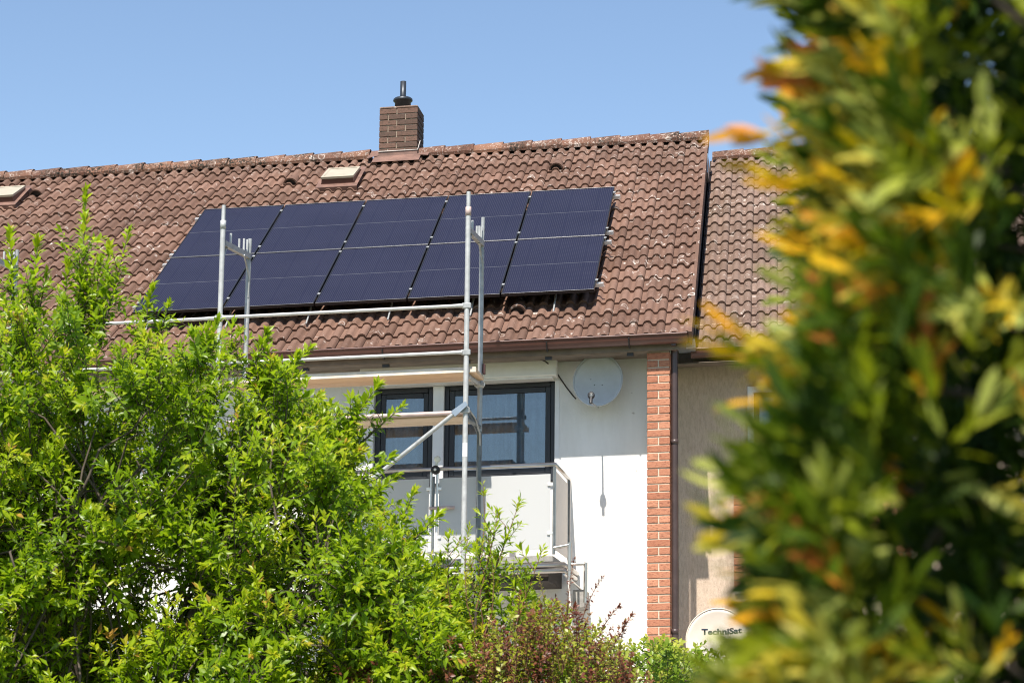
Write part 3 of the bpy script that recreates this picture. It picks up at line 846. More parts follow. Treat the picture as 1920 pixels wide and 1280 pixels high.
# ------------------------------------------------------------------ satellite dishes
def dish(name, loc, rx, rz, mat, label, face, arm=True, text=None):
    """loc: dish centre in house coordinates; face: unit direction the dish looks"""
    t = thing(name, P(*loc), label, 'satellite dish')
    c = Vector(loc); f = Vector(face).normalized()
    r_ = Vector((0, 0, 1)).cross(f).normalized() * -1
    r_ = f.cross(Vector((0, 0, 1))).normalized() * -1
    u_ = r_.cross(f).normalized()
    if u_.z < 0: u_ = -u_
    m = MB()
    NR, NA = 8, 40
    vs, fs = [], []
    for side in (0, 1):
        for i in range(NR + 1):
            s = i / NR
            for k in range(NA):
                a = 2 * math.pi * k / NA
                d = 0.075 * s * s - side * 0.006
                p_ = c + r_ * (rx * s * math.cos(a)) + u_ * (rz * s * math.sin(a)) + f * d
                vs.append(p_)
        b = side * (NR + 1) * NA
        for i in range(NR):
            for k in range(NA):
                q4 = (b + i * NA + k, b + i * NA + (k + 1) % NA, b + (i + 1) * NA + (k + 1) % NA, b + (i + 1) * NA + k)
                fs.append(q4 if side == 0 else q4[::-1])
    b2 = (NR + 1) * NA
    for k in range(NA):
        fs.append((NR * NA + k, NR * NA + (k + 1) % NA, b2 + NR * NA + (k + 1) % NA, b2 + NR * NA + k))
    m.add(vs, fs, True)
    # rolled rim
    rim = [c + r_ * (rx * math.cos(2 * math.pi * k / NA)) + u_ * (rz * math.sin(2 * math.pi * k / NA)) + f * 0.073 for k in range(NA + 1)]
    m.tube(rim, 0.007, 6, caps=False)
    m.build('reflector', mat, t)
    MB().box(c.x - 0.06, c.x + 0.06, c.y + 0.015, c.y + 0.06, c.z - 0.10, c.z + 0.08, ch=0.01).tube([(c.x, c.y + 0.07, c.z - 0.16), (c.x, c.y + 0.07, c.z + 0.12)], 0.022, 10).tube([(c.x, c.y + 0.07, c.z - 0.1), (c.x, c.y + 0.165, c.z - 0.1)], 0.022, 10).build('wall_mount', MAT['galv'], t)
    if arm:
        bot = c - u_ * (rz * 0.98) + f * 0.07 - r_ * 0.0
        lnb = c + f * 0.50 - u_ * 0.33 - r_ * 0.02
        side = 0.028
        MB().tube([bot + r_ * 0.0 - f * 0.06, bot + f * 0.05 - u_ * 0.03, lnb - u_ * 0.075 + f * 0.02], 0.010, 8).build('feed_arm', MAT['galv'], t)
        m = MB().tube([lnb - u_ * 0.085 + f * 0.03, lnb - u_ * 0.01 + f * 0.01], 0.017, 10)
        m.build('lnb_body', MAT['black'], t)
        m = MB().lathe(lnb + f * 0.02 + u_ * 0.01, -f, [(0, 0), (0, 0.028), (0.03, 0.032), (0.055, 0.028), (0.055, 0)], 14)
        m.build('lnb_cap', MAT['galv_dark'], t)
        m = MB().lathe(lnb + f * 0.026 + u_ * 0.008, -f, [(0, 0.021), (0, 0.038), (0.03, 0.038)], 14)
        m.build('lnb_ring', MAT['black'], t)
        m = MB()
        for (a, b_) in ((-0.045, -0.03), (0.04, -0.035), (-0.085, 0.035), (0.10, 0.03)):
            m.lathe(c + r_ * a + u_ * b_ + f * 0.004, f, [(0, 0.006), (0.006, 0.006), (0.006, 0)], 8)
        m.build('bolt', MAT['galv_dark'], t)
    return t
d1 = dish('satellite_dish', (-0.992, 0.44, -0.445), 0.268, 0.296, MAT['dish'], 'pale grey satellite dish with feed arm beside the balcony window', (-0.02, -1, 0.18))
MB().tube([(-1.66, 0.25, -0.175), (-1.57, 0.36, -0.20), (-1.50, 0.50, -0.25), (-1.44, 0.585, -0.34), (-1.36, 0.59, -0.46), (-1.28, 0.58, -0.565), (-1.25, 0.53, -0.60)], 0.0075, 6).build('cable', MAT['cable'], d1)

# ------------------------------------------------------------------ neighbour
DY = 0.90
nb = thing('row_house', P(3, YW + DY, -5.6), 'beige streaked row house with weathered tiles set back behind blurred hedge', 'house')
NX0, NX1 = -0.18, 6.2
NYW = YW + DY
m = MB()
wx0, wx1, wz0, wz1 = 0.60, 2.3, -1.39, -0.40
m.box(NX0, wx0, NYW, NYW + 0.3, zb, 0.34)
m.box(wx1, NX1, NYW, NYW + 0.3, zb, 0.34)
m.box(wx0, wx1, NYW, NYW + 0.3, zb, wz0)
m.box(wx0, wx1, NYW, NYW + 0.3, wz1, 0.34)
m.box(NX0, NX1, yb + DY - 0.3, yb + DY, zb, 0.34)
x0, x1 = NX1 - 0.3, NX1
ya, yc = NYW + 0.3, yb + DY - 0.3
pts = [(ya, zb), (yc, zb), (yc, 0.30), (VR * CP + DY, VR * SP - 0.14), (ya, 0.30)]
m.add([(x0, a, b) for a, b in pts] + [(x1, a, b) for a, b in pts], [(4, 3, 2, 1, 0), (5, 6, 7, 8, 9)] + [(i, (i + 1) % 5, (i + 1) % 5 + 5, i + 5) for i in range(5)])
m.build('wall', MAT['beige_render'], nb)
VN = 6.62
m = MB()
m.add([roof(0.03, -0.1, -0.075, DY), roof(6.3, -0.1, -0.075, DY), roof(6.3, VN, -0.075, DY), roof(0.03, VN, -0.075, DY),
       roof(0.03, -0.1, -0.12, DY), roof(6.3, -0.1, -0.12, DY), roof(6.3, VN, -0.12, DY), roof(0.03, VN, -0.12, DY)], [(0, 1, 2, 3), (7, 6, 5, 4), (0, 4, 5, 1), (1, 5, 6, 2)])
m.add([roof(0.03, VN, -0.075, DY), roof(6.3, VN, -0.075, DY), (6.3, 2 * VN * CP + DY, -0.1), (0.03, 2 * VN * CP + DY, -0.1)], [(0, 1, 2, 3)])
nroof = m.build('roof', MAT['underlay'], nb)
ncols = [0.055 + 0.3 * j for j in range(20)]
npick = {(j, r) for j in range(5) for r in range(20)}
# rows run from the eave: -0.13 up
rowsN = range(20)
varN = tile_variants('n', MAT['old_tile'], DY)
rest, tint = MB(), []
for j, u0 in enumerate(ncols):
    for r in rowsN:
        v0 = -0.10 + r * G
        if (j, r) in npick:
            link(bpy.data.objects.new('tile', random.choice(varN)), nroof, P(*roof(u0, v0, 0, DY)))
        else:
            b = len(rest.v)
            add_tile(rest, u0, v0, DY, dl=random.uniform(-0.004, 0.004), tw=random.uniform(-0.02, 0.02))
            tint += [min(1, max(0, random.gauss(0.48, 0.36)))] * (len(rest.v) - b)
o = rest.build('tiles', MAT['old_tile'], nroof); set_tint(o.data, tint); o['kind'] = 'stuff'
VRs = VR
VR = 6.66
ridge_tiles(nroof, 4.5, 0.10, DY, MAT['ridge_tile'])
VR = VRs
m = MB()
A = [(0.0, DY + gy - 0.06 - gr * math.cos(math.pi * k / (N - 1)), gz - 0.03 - gr * 1.1 * math.sin(math.pi * k / (N - 1))) for k in range(N)]
B = [(6.2, y, z) for _, y, z in A]
m.add(A + B, [(k, N + k, N + k + 1, k + 1) for k in range(N - 1)], True)
m.add(A, [tuple(range(N))[::-1]])
m.tube([(0.0, DY + gy - 0.06 - gr, gz - 0.024), (6.2, DY + gy - 0.06 - gr, gz - 0.024)], 0.010, 8)
m.build('gutter', MAT['gutter'], nb)
for k in range(6):
    y0 = DY + 0.0 + k * 0.1
    MB().box(NX0, 6.1, y0, y0 + 0.095, -0.215 + 0.012 * k, -0.197 + 0.012 * k, ch=0.004).build('soffit_board', MAT['soffit'], nb)
MB().box(-0.13, 0.055, 0.42, 0.74, -0.115, -0.015, ch=0.006).build('gutter_outlet', MAT['zinc'], nb)
# neighbour window
m = MB()
for (a, b, c, d) in ((wx0 + 0.002, wx0 + 0.072, wz0 + 0.002, wz1 - 0.002), (wx1 - 0.072, wx1 - 0.002, wz0 + 0.002, wz1 - 0.002), (wx0 + 0.072, wx1 - 0.072, wz0 + 0.002, wz0 + 0.072), (wx0 + 0.072, wx1 - 0.072, wz1 - 0.072, wz1 - 0.002)):
    m.box(a, b, NYW - 0.02, NYW + 0.09, c, d, ch=0.004)
nw = m.build('window', MAT['white_paint'], nb)
m = MB()
for (a, b, c, d) in ((wx0 + 0.074, wx0 + 0.135, wz0 + 0.074, wz1 - 0.074), (1.42, 1.48, wz0 + 0.13, wz1 - 0.13), (wx1 - 0.135, wx1 - 0.074, wz0 + 0.074, wz1 - 0.074), (wx0 + 0.135, wx1 - 0.135, wz0 + 0.074, wz0 + 0.13), (wx0 + 0.135, wx1 - 0.135, wz1 - 0.13, wz1 - 0.074)):
    m.box(a, b, NYW + 0.02, NYW + 0.07, c, d, ch=0.004)
m.build('sash', MAT['anthracite'], nw)
MB().box(wx0 + 0.10, wx1 - 0.10, NYW + 0.04, NYW + 0.046, wz0 + 0.1, wz1 - 0.1).build('pane', MAT['glass'], nw)
m = MB(); rows = [[], []]
for i in range(141):
    x = wx0 + 0.1 + i * 0.0107
    yy = NYW + 0.17 + 0.02 * math.sin(x * 70)
    rows[0].append((x, yy, wz0)); rows[1].append((x, yy, wz1 - 0.02))
vs, fs = quad_strip(rows); m.add(vs, fs, True); m.build('curtain', MAT['curtain'], nw)
# brick field below the neighbour window
bf = MB().box(0.448, 2.4, NYW - 0.045, NYW - 0.003, -2.72, -1.41).build('brick_panel', MAT['mortar'], nb)
for k in range(15):
    z1 = -1.415 - k * hb; z0 = z1 - hb + 0.011
    x = 0.440 - (0.125 if k % 2 else 0)
    while x < 2.38:
        a, b = max(x, 0.440), min(x + 0.238, 2.39)
        if b - a > 0.03: MB().box(a, b, NYW - 0.056 + random.uniform(-0.003, 0.003), NYW - 0.01, z0, z1, ch=0.0035).build('brick', MAT['brick'], bf)
        x += 0.25
d2 = dish('satellite_dish', (0.270, 0.72, -3.270), 0.335, 0.345, MAT['dish_beige'], 'beige satellite dish with dark lettering low on the beige house wall', (0.05, -1, 0.16), arm=False)
fc = bpy.data.curves.new('lettering', 'FONT')
fc.body = 'TechniSat'; fc.size = 0.084; fc.align_x = 'LEFT'; fc.offset = 0.003; fc.resolution_u = 4
fc.materials.append(MAT['letter'])
tmp = bpy.data.objects.new('lettering_outline', fc)
me = bpy.data.meshes.new_from_object(tmp)
bpy.data.objects.remove(tmp)
f_ = Vector((0.05, -1, 0.16)).normalized()
r_ = f_.cross(Vector((0, 0, 1))).normalized() * -1
u_ = r_.cross(f_).normalized()
if u_.z < 0: u_ = -u_
c_ = Vector((0.270, 0.72, -3.270))
for v in me.vertices:           # the print follows the curve of the dish
    a, b = -0.165 + v.co.x * 1.28, 0.075 + v.co.y
    s2 = (a / 0.335) ** 2 + (b / 0.345) ** 2
    q_ = c_ + r_ * a + u_ * b + f_ * (0.075 * s2 + 0.003)
    v.co = P(*q_) - P(*c_)
lo = bpy.data.objects.new('lettering', me)
link(lo, d2, P(*c_))

# ------------------------------------------------------------------ solar array
PW, PH, PG = 1.035, 1.712, 0.020
U0 = -1.062
WP = 0.190
ords = ['first', 'second', 'third', 'fourth', 'fifth']
def panel_parts(u_r, v_b):
    u_l = u_r - PW
    org = roof((u_l + u_r) / 2, v_b + PH / 2, WP - 0.02)
    return u_l, org
def build_panel(u_r, v_b, label):
    u_l, org = panel_parts(u_r, v_b)
    t = thing('solar_panel', P(*org), label, 'solar panel', 'solar panels on the tiled roof')
    bw = 0.014
    m = MB()
    def ring(a0, a1, b0, b1, w_): return [roof(a0, b0, w_), roof(a1, b0, w_), roof(a1, b1, w_), roof(a0, b1, w_)]
    O = ring(u_l, u_r, v_b, v_b + PH, WP)
    I = ring(u_l + bw, u_r - bw, v_b + bw, v_b + PH - bw, WP)
    I2 = ring(u_l + bw, u_r - bw, v_b + bw, v_b + PH - bw, WP - 0.004)
    Bt = ring(u_l, u_r, v_b, v_b + PH, WP - 0.036)
    m.add(O + I + Bt + I2, [(i, (i + 1) % 4, (i + 1) % 4 + 4, i + 4) for i in range(4)] + [(i + 8, (i + 1) % 4 + 8, (i + 1) % 4, i) for i in range(4)] + [(i + 4, (i + 1) % 4 + 4, (i + 1) % 4 + 12, i + 12) for i in range(4)] + [(11, 10, 9, 8)])
    m.build('frame', MAT['panel_frame'], t)
    # bright arris of the aluminium frame
    for a, b in ((O[0], O[1]), (O[2], O[3])):
        MB().tube([a, b], 0.0028, 5).build('frame_edge', MAT['panel_edge'], t)
    mid = v_b + PH / 2
    for a, b in ((v_b + bw, mid - 0.006), (mid + 0.006, v_b + PH - bw)):
        MB().add(ring(u_l + bw, u_r - bw, a, b, WP - 0.0035), [(0, 1, 2, 3)]).build('cell_field', MAT['cells'], t)
    MB().add(ring(u_l + bw, u_r - bw, mid - 0.006, mid + 0.006, WP - 0.0032), [(0, 1, 2, 3)]).build('busbar', MAT['busbar'], t)
    return t
VB = (0.862, 0.862 + PH + 0.016)
for row in (1, 0):
    for k in range(5):
        u_r = U0 - (4 - k) * (PW + PG)
        where = 'upper' if row else 'lower'
        nm = ['leftmost', 'second from left', 'middle one', 'second from right', 'rightmost'][k]
        build_panel(u_r, VB[row], f'dark blue solar panel, {nm} in the {where} row of the array')
rail_v = [(0.862 + 0.28, 'lowest mounting rail, under the lower part of the bottom panel row'), (0.862 + 1.62, 'mounting rail under the top edge of the bottom panel row'),
          (2.590 + 0.22, 'mounting rail under the bottom edge of the upper panel row'), (2.590 + 1.50, 'highest mounting rail, under the top of the upper panel row')]
for v, lab in rail_v:
    t = thing('mounting_rail', P(*roof(-3.7, v, 0.08)), 'silver ' + lab, 'rail', 'aluminium rails under the solar panels')
    m = MB()
    for (a0, a1, w0, w1) in ((-0.020, 0.020, 0.108, 0.120), (-0.020, -0.008, 0.122, 0.150), (0.008, 0.020, 0.122, 0.150)):
        vs = [roof(u, v + b, w_) for u in (U0 - 5 * (PW + PG) - 0.06, U0 + 0.082) for b in (a0, a1) for w_ in (w0, w1)]
        m.add(vs, [(0, 1, 3, 2), (4, 6, 7, 5), (0, 4, 5, 1), (2, 3, 7, 6), (0, 2, 6, 4), (1, 5, 7, 3)])
    m.build('profile', MAT['alu'], t)
    for k in range(6):
        u = U0 - k * (PW + PG) + PG / 2
        m = MB()
        vs = [roof(uu, v + b, w_) for uu in (u - 0.015, u + 0.015) for b in (-0.020, 0.020) for w_ in (WP + 0.001, WP + 0.004)]
        m.add(vs, [(0, 1, 3, 2), (4, 6, 7, 5), (0, 4, 5, 1), (2, 3, 7, 6), (0, 2, 6, 4), (1, 5, 7, 3)])
        vs = [roof(uu, v + b, w_) for uu in (u - 0.0045, u + 0.0045) for b in (-0.02, 0.02) for w_ in (0.15, WP + 0.001)]
        m.add(vs, [(0, 1, 3, 2), (4, 6, 7, 5), (0, 4, 5, 1), (2, 3, 7, 6), (0, 2, 6, 4), (1, 5, 7, 3)])
        m.build('clamp', MAT['galv'], t)
    for k in range(6):
        u = U0 - 0.45 - k * 0.93
        MB().tube([roof(u, v - 0.42 if v < 1.5 else v - 0.25, 0.0), roof(u, v - 0.12, 0.05), roof(u, v - 0.02, 0.106)], 0.011, 6).build('roof_hook', MAT['galv'], t)

# ------------------------------------------------------------------ scaffolding
sc = thing('scaffolding', P(-4.7, -1.3, -5.7), 'galvanised tube scaffolding with wooden decks in front of white house', 'scaffolding')
OY, IY = -1.65, -0.95
frames = [(-2.145, OY, -2.101, IY, 1.24, 1.132), (-4.690, OY, -4.588, IY, 1.24, 1.037), (-7.235, OY, -7.14, IY, 1.24, 1.05)]
zg = -5.9
for (xo, yo, xi, yi, zo, zi) in frames:
    tr = 0.82
    m = MB().tube([(xo, yo, zg), (xo, yo, zo - 0.22)], 0.0265, 12).tube([(xo, yo, zo - 0.225), (xo, yo, zo)], 0.021, 12)
    m.build('standard', MAT['galv_light'], sc)
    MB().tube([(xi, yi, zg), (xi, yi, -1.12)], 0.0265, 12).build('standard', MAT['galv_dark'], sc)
    m = MB().tube([(xi, yi, -1.12), (xi, yi, tr - 0.03)], 0.0265, 12).tube([(xi, yi, tr - 0.03), (xi + 0.01, yi, zi)], 0.021, 12)
    m.build('standard', MAT['galv'], sc)
    # head transom: U profile with spigots, and its curved gusset
    m = MB()
    n = 8
    for s in (-1, 1):
        a = [(xo + s * 0.022, yo + 0.02, tr), (xi + s * 0.022, yi, tr - 0.0)]
        m.add([a[0], a[1], (a[1][0], a[1][1], a[1][2] + 0.055), (a[0][0], a[0][1], a[0][2] + 0.055),
               (a[0][0] + 0.005, *a[0][1:]), (a[1][0] + 0.005, *a[1][1:]), (a[1][0] + 0.005, a[1][1], a[1][2] + 0.055), (a[0][0] + 0.005, a[0][1], a[0][2] + 0.055)],
              [(0, 1, 2, 3), (7, 6, 5, 4), (0, 4, 5, 1), (3, 2, 6, 7), (1, 5, 6, 2), (0, 3, 7, 4)])
    m.add([(xo - 0.022, yo + 0.02, tr + 0.002), (xo + 0.022, yo + 0.02, tr + 0.002), (xi + 0.022, yi, tr + 0.002), (xi - 0.022, yi, tr + 0.002)], [(0, 1, 2, 3)])
    m.build('transom', MAT['galv'], sc)
    for f_, hgt in ((0.30, 0.14), (0.62, 0.13), (0.80, 0.16), (0.93, 0.17)):
        xx, yy = xo + (xi - xo) * f_, yo + (yi - yo) * f_
        MB().tube([(xx, yy, tr + 0.03), (xx, yy, tr + 0.03 + hgt)], 0.013, 8).build('spigot', MAT['galv_light'], sc)
    MB().tube([(xi, yi - 0.20, tr), (xi, yi - 0.10, tr - 0.07), (xi + 0.02, yi - 0.03, tr - 0.20), (xi + 0.01, yi - 0.02, tr - 0.42)], 0.011, 8).build('gusset', MAT['galv'], sc)
    MB().tube([(xo, yo + 0.02, tr - 0.16), (xo + 0.01, yo + 0.10, tr - 0.02), (xo + 0.01, yo + 0.14, tr)], 0.014, 8).build('gusset', MAT['galv'], sc)
    MB().lathe((xo, yo, zo - 0.25), (0, 0, 1), [(0, 0.0268), (0, 0.030), (0.09, 0.030), (0.09, 0.0268)], 12).build('sleeve', MAT['pink_steel'] if xo > -3 else MAT['galv_light'], sc)
    for zz in (0.06, -0.415, -1.0):      # guard rail catches
        MB().box(xo - 0.05, xo + 0.045, yo - 0.032, yo + 0.0, zz - 0.028, zz + 0.028, ch=0.006).build('rail_catch', MAT['galv'], sc)
    # lower transom under the decks
    MB().tube([(xo, yo, -0.635), (xi, yi, -0.635)], 0.022, 10).build('transom', MAT['galv'], sc)
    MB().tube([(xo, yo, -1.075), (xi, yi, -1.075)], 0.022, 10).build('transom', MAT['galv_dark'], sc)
def rail(xa, xb, z, y=OY - 0.03):
    m = MB()
    m.tube([(xa + 0.035, y, z), (xa + 0.06, y, z), (xa + 0.16, y, z), (xb - 0.16, y, z), (xb - 0.06, y, z), (xb - 0.035, y, z)], [0.022, 0.022, 0.018, 0.018, 0.022, 0.022], 10)
    m.build('guard_rail', MAT['galv_light'], sc)
rail(-4.690, -2.145, 0.060); rail(-4.690, -2.145, -0.415)
rail(-7.235, -4.690, 0.055); rail(-7.235, -4.690, -0.415)
def deck(xa, xb, z, ya, yb_, mat, n, edge=None):
    wd = (yb_ - ya) / n
    for k in range(n):
        MB().box(xa, xb, ya + k * wd + 0.004, ya + (k + 1) * wd - 0.004, z - 0.045 + random.uniform(-0.003, 0.003), z, ch=0.005).build('deck_plank', mat, sc)
    if edge:
        MB().tube([(xa, ya - 0.03, z - 0.008), (xb, ya - 0.03, z - 0.008)], 0.024, 10).build('deck_edge', edge, sc)
MB().box(-4.60, -2.055, -1.588, -1.572, -0.607, -0.552, ch=0.004).build('deck_edge', MAT['sunlit_edge'], sc)  # strip added to paint the sunlit front of the planks
deck(-4.60, -2.055, -0.560, -1.57, -1.00, MAT['wood'], 2)
deck(-7.20, -4.66, -0.560, -1.57, -1.00, MAT['wood'], 2)
deck(-4.60, -2.175, -1.005, -1.57, -1.00, MAT['wood_grey'], 3, MAT['pink_steel'])
# diagonal brace with flattened end
ax, az = -2.150, -0.955
bx, bz = -4.66, -2.87
dx, dz = (bx - ax), (bz - az); L = math.hypot(dx, dz); dx /= L; dz /= L
MB().tube([(ax + dx * 0.10, OY - 0.045, az + dz * 0.10), (bx, OY - 0.045, bz)], 0.023, 10).build('diagonal_brace', MAT['galv'], sc)
m = MB()
nx_, nz_ = -dz, dx
hw = 0.034
pp = [(ax - dx * 0.03 + nx_ * hw * 0.7, az - dz * 0.03 + nz_ * hw * 0.7), (ax + dx * 0.14 + nx_ * hw, az + dz * 0.14 + nz_ * hw), (ax + dx * 0.14 - nx_ * hw, az + dz * 0.14 - nz_ * hw), (ax - dx * 0.03 - nx_ * hw * 0.7, az - dz * 0.03 - nz_ * hw * 0.7)]
m.add([(x, OY - 0.072, z) for x, z in pp] + [(x, OY - 0.044, z) for x, z in pp], [(0, 1, 2, 3), (7, 6, 5, 4), (0, 4, 5, 1), (1, 5, 6, 2), (2, 6, 7, 3), (3, 7, 4, 0)])
m.build('brace_end', MAT['zinc'], sc)
# console bracket between the poles at the lower deck
m = MB()
pts = [(OY + 0.02, -0.95), (IY - 0.03, -1.05), (IY - 0.03, -1.14), (IY - 0.13, -1.12), (OY + 0.02, -1.03)]
m.add([(-2.128, a, b) for a, b in pts] + [(-2.118, a, b) for a, b in pts], [(0, 1, 2, 3, 4), (9, 8, 7, 6, 5)] + [(i, i + 5, (i + 1) % 5 + 5, (i + 1) % 5) for i in range(5)])
m.build('console_plate', MAT['galv_dark'], sc)
MB().tube([(-2.128, OY + 0.04, -0.97), (-2.10, -1.3, -1.03), (-2.085, -1.03, -1.15), (-2.09, IY - 0.02, -1.27)], 0.010, 8).build('console_stay', MAT['galv'], sc)
MB().lathe((-2.101, IY, -0.665), (0, 0, 1), [(0, 0.027), (0, 0.043), (0.05, 0.043), (0.05, 0.027)], 12).box(-2.155, -2.045, IY - 0.05, IY - 0.02, -0.66, -0.62, ch=0.006).build('coupler', MAT['galv_light'], sc)
MB().lathe((-2.145, OY, -1.465), (0, 0, 1), [(0, 0.0268), (0.14, 0.0268)], 12).build('sticker', MAT['white_paint'], sc)
MB().box(-2.072, -2.048, IY - 0.03, IY + 0.03, -0.53, -0.42, ch=0.006).build('wedge', MAT['gutter'], sc)

# ------------------------------------------------------------------ plants
def norm(a): return a / np.maximum(np.linalg.norm(a, axis=-1, keepdims=True), 1e-9)
LEAF2 = [(0.0, 0.0), (0.45, 1.0), (1.0, 0.0)]
def leaf_arrays(pos, d, up, length, width, curl, fold, stations=((0.5, 1.0),)):
    """every leaf: base, (left, mid, right) per station, tip"""
    n = len(pos)
    d = norm(d); nrm = norm(up - d * np.sum(up * d, 1, keepdims=True)); sd = np.cross(d, nrm)
    L, W = length[:, None], width[:, None]
    V = [pos]
    for t, wf in stations:
        c = pos + d * (L * t) - nrm * (curl[:, None] * L * t * t)
        V += [c - sd * (W * wf * 0.5) + nrm * (fold[:, None] * W * wf), c, c + sd * (W * wf * 0.5) + nrm * (fold[:, None] * W * wf)]
    V.append(pos + d * L - nrm * (curl[:, None] * L))
    nv = len(V)
    V = np.stack(V, 1).reshape(-1, 3)
    F = []
    ns = len(stations)
    F += [(0, 2, 1), (0, 3, 2)]
    for s in range(ns - 1):
        a = 1 + 3 * s
        F += [(a, a + 1, a + 4), (a, a + 4, a + 3), (a + 1, a + 2, a + 5), (a + 1, a + 5, a + 4)]
    a = 1 + 3 * (ns - 1)
    F += [(a, a + 1, nv - 1), (a + 1, a + 2, nv - 1)]
    F = np.array(F)
    FF = (F[None] + (np.arange(n) * nv)[:, None, None]).reshape(-1, 3)
    return V, FF, nv

def np_mesh(name, V, F, mat, tint=None, smooth=True):
    me = bpy.data.meshes.new(name)
    me.vertices.add(len(V)); me.vertices.foreach_set('co', V.astype(np.float32).ravel())
    me.loops.add(len(F) * 3); me.loops.foreach_set('vertex_index', F.astype(np.int32).ravel())
    me.polygons.add(len(F)); me.polygons.foreach_set('loop_start', np.arange(0, len(F) * 3, 3, dtype=np.int32))
    me.polygons.foreach_set('use_smooth', np.full(len(F), smooth))
    me.materials.append(mat)
    me.update(calc_edges=True)
    if tint is not None: set_tint(me, tint)
    return me

def curve_pts(a, b, bend, n):
    t = np.linspace(0, 1, n)[:, None]
    a, b = np.asarray(a, float), np.asarray(b, float)
    mid = (a + b) / 2 + bend
    return (1 - t) ** 2 * a + 2 * t * (1 - t) * mid + t * t * b

class Plant:
    def __init__(self): self.pos, self.d, self.up, self.L, self.W, self.t, self.twigs = [], [], [], [], [], [], MB()
    def shoot(self, a, b, n, leaf, wr, young=0.5, r=0.004, start=0.12, bend=0.06, splay=(75, 25), rosette=True, twig=True, flat=False):
        """a leafy shoot from a to b with n leaves"""
        ln = np.linalg.norm(np.asarray(b) - np.asarray(a))
        pts = curve_pts(a, b, RNG.normal(0, bend * ln, 3), 7)
        if twig: self.twigs.tube([tuple(p) for p in pts[::2]], [r, r * 0.8, r * 0.55, r * 0.25], 4, caps=False)
        s = np.linspace(start, 1.0, n) if not rosette else np.concatenate([np.linspace(start, 0.9, n - n // 4), np.linspace(0.92, 1.0, n // 4)])
        idx = s * 6; i0 = np.minimum(idx.astype(int), 5); fr = (idx - i0)[:, None]
        p = pts[i0] * (1 - fr) + pts[i0 + 1] * fr
        ax = norm(pts[i0 + 1] - pts[i0])
        ref = np.array([0.3, 0.2, 1.0]) if abs(ax[0][2]) < 0.9 else np.array([1.0, 0.2, 0.1])
        e1 = norm(np.cross(ax, ref)); e2 = np.cross(ax, e1)
        phi = np.arange(n) * 2.39996 + RNG.uniform(0, 6.28) + RNG.normal(0, 0.3, n)
        rad = e1 * np.cos(phi)[:, None] + e2 * np.sin(phi)[:, None]
        ang = np.radians(splay[0] + (splay[1] - splay[0]) * s ** 2 + RNG.normal(0, 13, n))[:, None]
        d = ax * np.cos(ang) + rad * np.sin(ang)
        d[:, 2] -= 0.12
        self.pos.append(p); self.d.append(d); self.up.append(0.7 * ax + 0.75 * np.array(SUN) + RNG.normal(0, 0.30, (n, 3)))
        L = leaf * RNG.uniform(0.65, 1.2, n) * RNG.uniform(0.8, 1.2) * (0.75 + 0.35 * np.sin(np.pi * np.clip(s, 0, 1) * 0.9))
        self.L.append(L); self.W.append(L * wr * RNG.uniform(0.85, 1.2, n))
        self.t.append(np.clip((young + 0 * s if flat else young * (0.45 + 0.65 * s ** 2)) + RNG.normal(0, 0.07 if flat else 0.11, n), 0, 1))
    def finish(self, thing_o, leafmat, twigmat, part='crown', stations=((0.57, 1.0),), curl=0.18, fold=0.18):
        pos, d, up = np.concatenate(self.pos), np.concatenate(self.d), np.concatenate(self.up)
        L, W, t = np.concatenate(self.L), np.concatenate(self.W), np.concatenate(self.t)
        n = len(pos)
        V, F, nv = leaf_arrays(pos, d, up, L, W, RNG.normal(curl, 0.10, n), np.abs(RNG.normal(fold, 0.08, n)), stations)
        off = V.mean(0)
        o = bpy.data.objects.new(part, np_mesh(part, V - off, F, leafmat, np.repeat(t, nv)))
        link(o, thing_o, off)
        o['kind'] = 'stuff'
        if self.twigs.v: self.twigs.build('twigs', twigmat, thing_o, house=False)['kind'] = 'stuff'
        return n

def limb(mb, a, b, r0, r1, bend, n=7):
    pts = curve_pts(a, b, bend, n)
    pts[1:-1] += RNG.normal(0, 0.02, (n - 2, 3))
    mb.tube([tuple(p) for p in pts], list(np.linspace(r0, r1, n)), 7)
    return pts

# --- the large plum in front of the house
TY = -12.0
prof = [(-4.6, -2.3), (-4.0, -1.95), (-3.434, -1.80), (-3.117, -2.06), (-2.947, -1.98), (-2.806, -1.95), (-2.66, -1.98), (-2.548, -1.92), (-2.451, -2.03), (-2.331, -2.07), (-2.248, -2.04),
        (-2.128, -2.13), (-1.953, -2.19), (-1.752, -2.23), (-1.552, -2.29), (-1.43, -2.40), (-1.263, -2.60), (-1.15, -2.74), (-1.10, -2.90), (-1.02, -3.06), (-0.90, -3.20), (-0.80, -3.32), (-0.65, -3.55), (-0.50, -3.80), (-0.30, -4.3)]
PXs, PZs = zip(*prof)
def top_at(x): return np.interp(x, PXs, PZs) - (0.16 if x < -1.95 else 0.05)
plum = thing('plum_tree', (-2.6, TY, GZ), 'large bright green leafy plum tree with upright shoots before the white house', 'tree')
pl = Plant()
wood = MB()
roots = [(-2.6 + RNG.normal(0, 0.12), TY + RNG.normal(0, 0.12), GZ - 0.05) for _ in range(6)]
forks = []
for i, (fx, fy, fz) in enumerate(((-3.6, -12.3, -3.6), (-3.0, -11.6, -3.3), (-2.5, -12.4, -3.2), (-2.0, -11.8, -3.4), (-1.5, -12.2, -3.7), (-1.1, -12.0, -4.0))):
    limb(wood, roots[i], (fx, fy, fz), 0.055, 0.028, np.array([0.0, 0, 0.25]))
    forks.append(np.array((fx, fy, fz)))
clusters = []
tries = 0
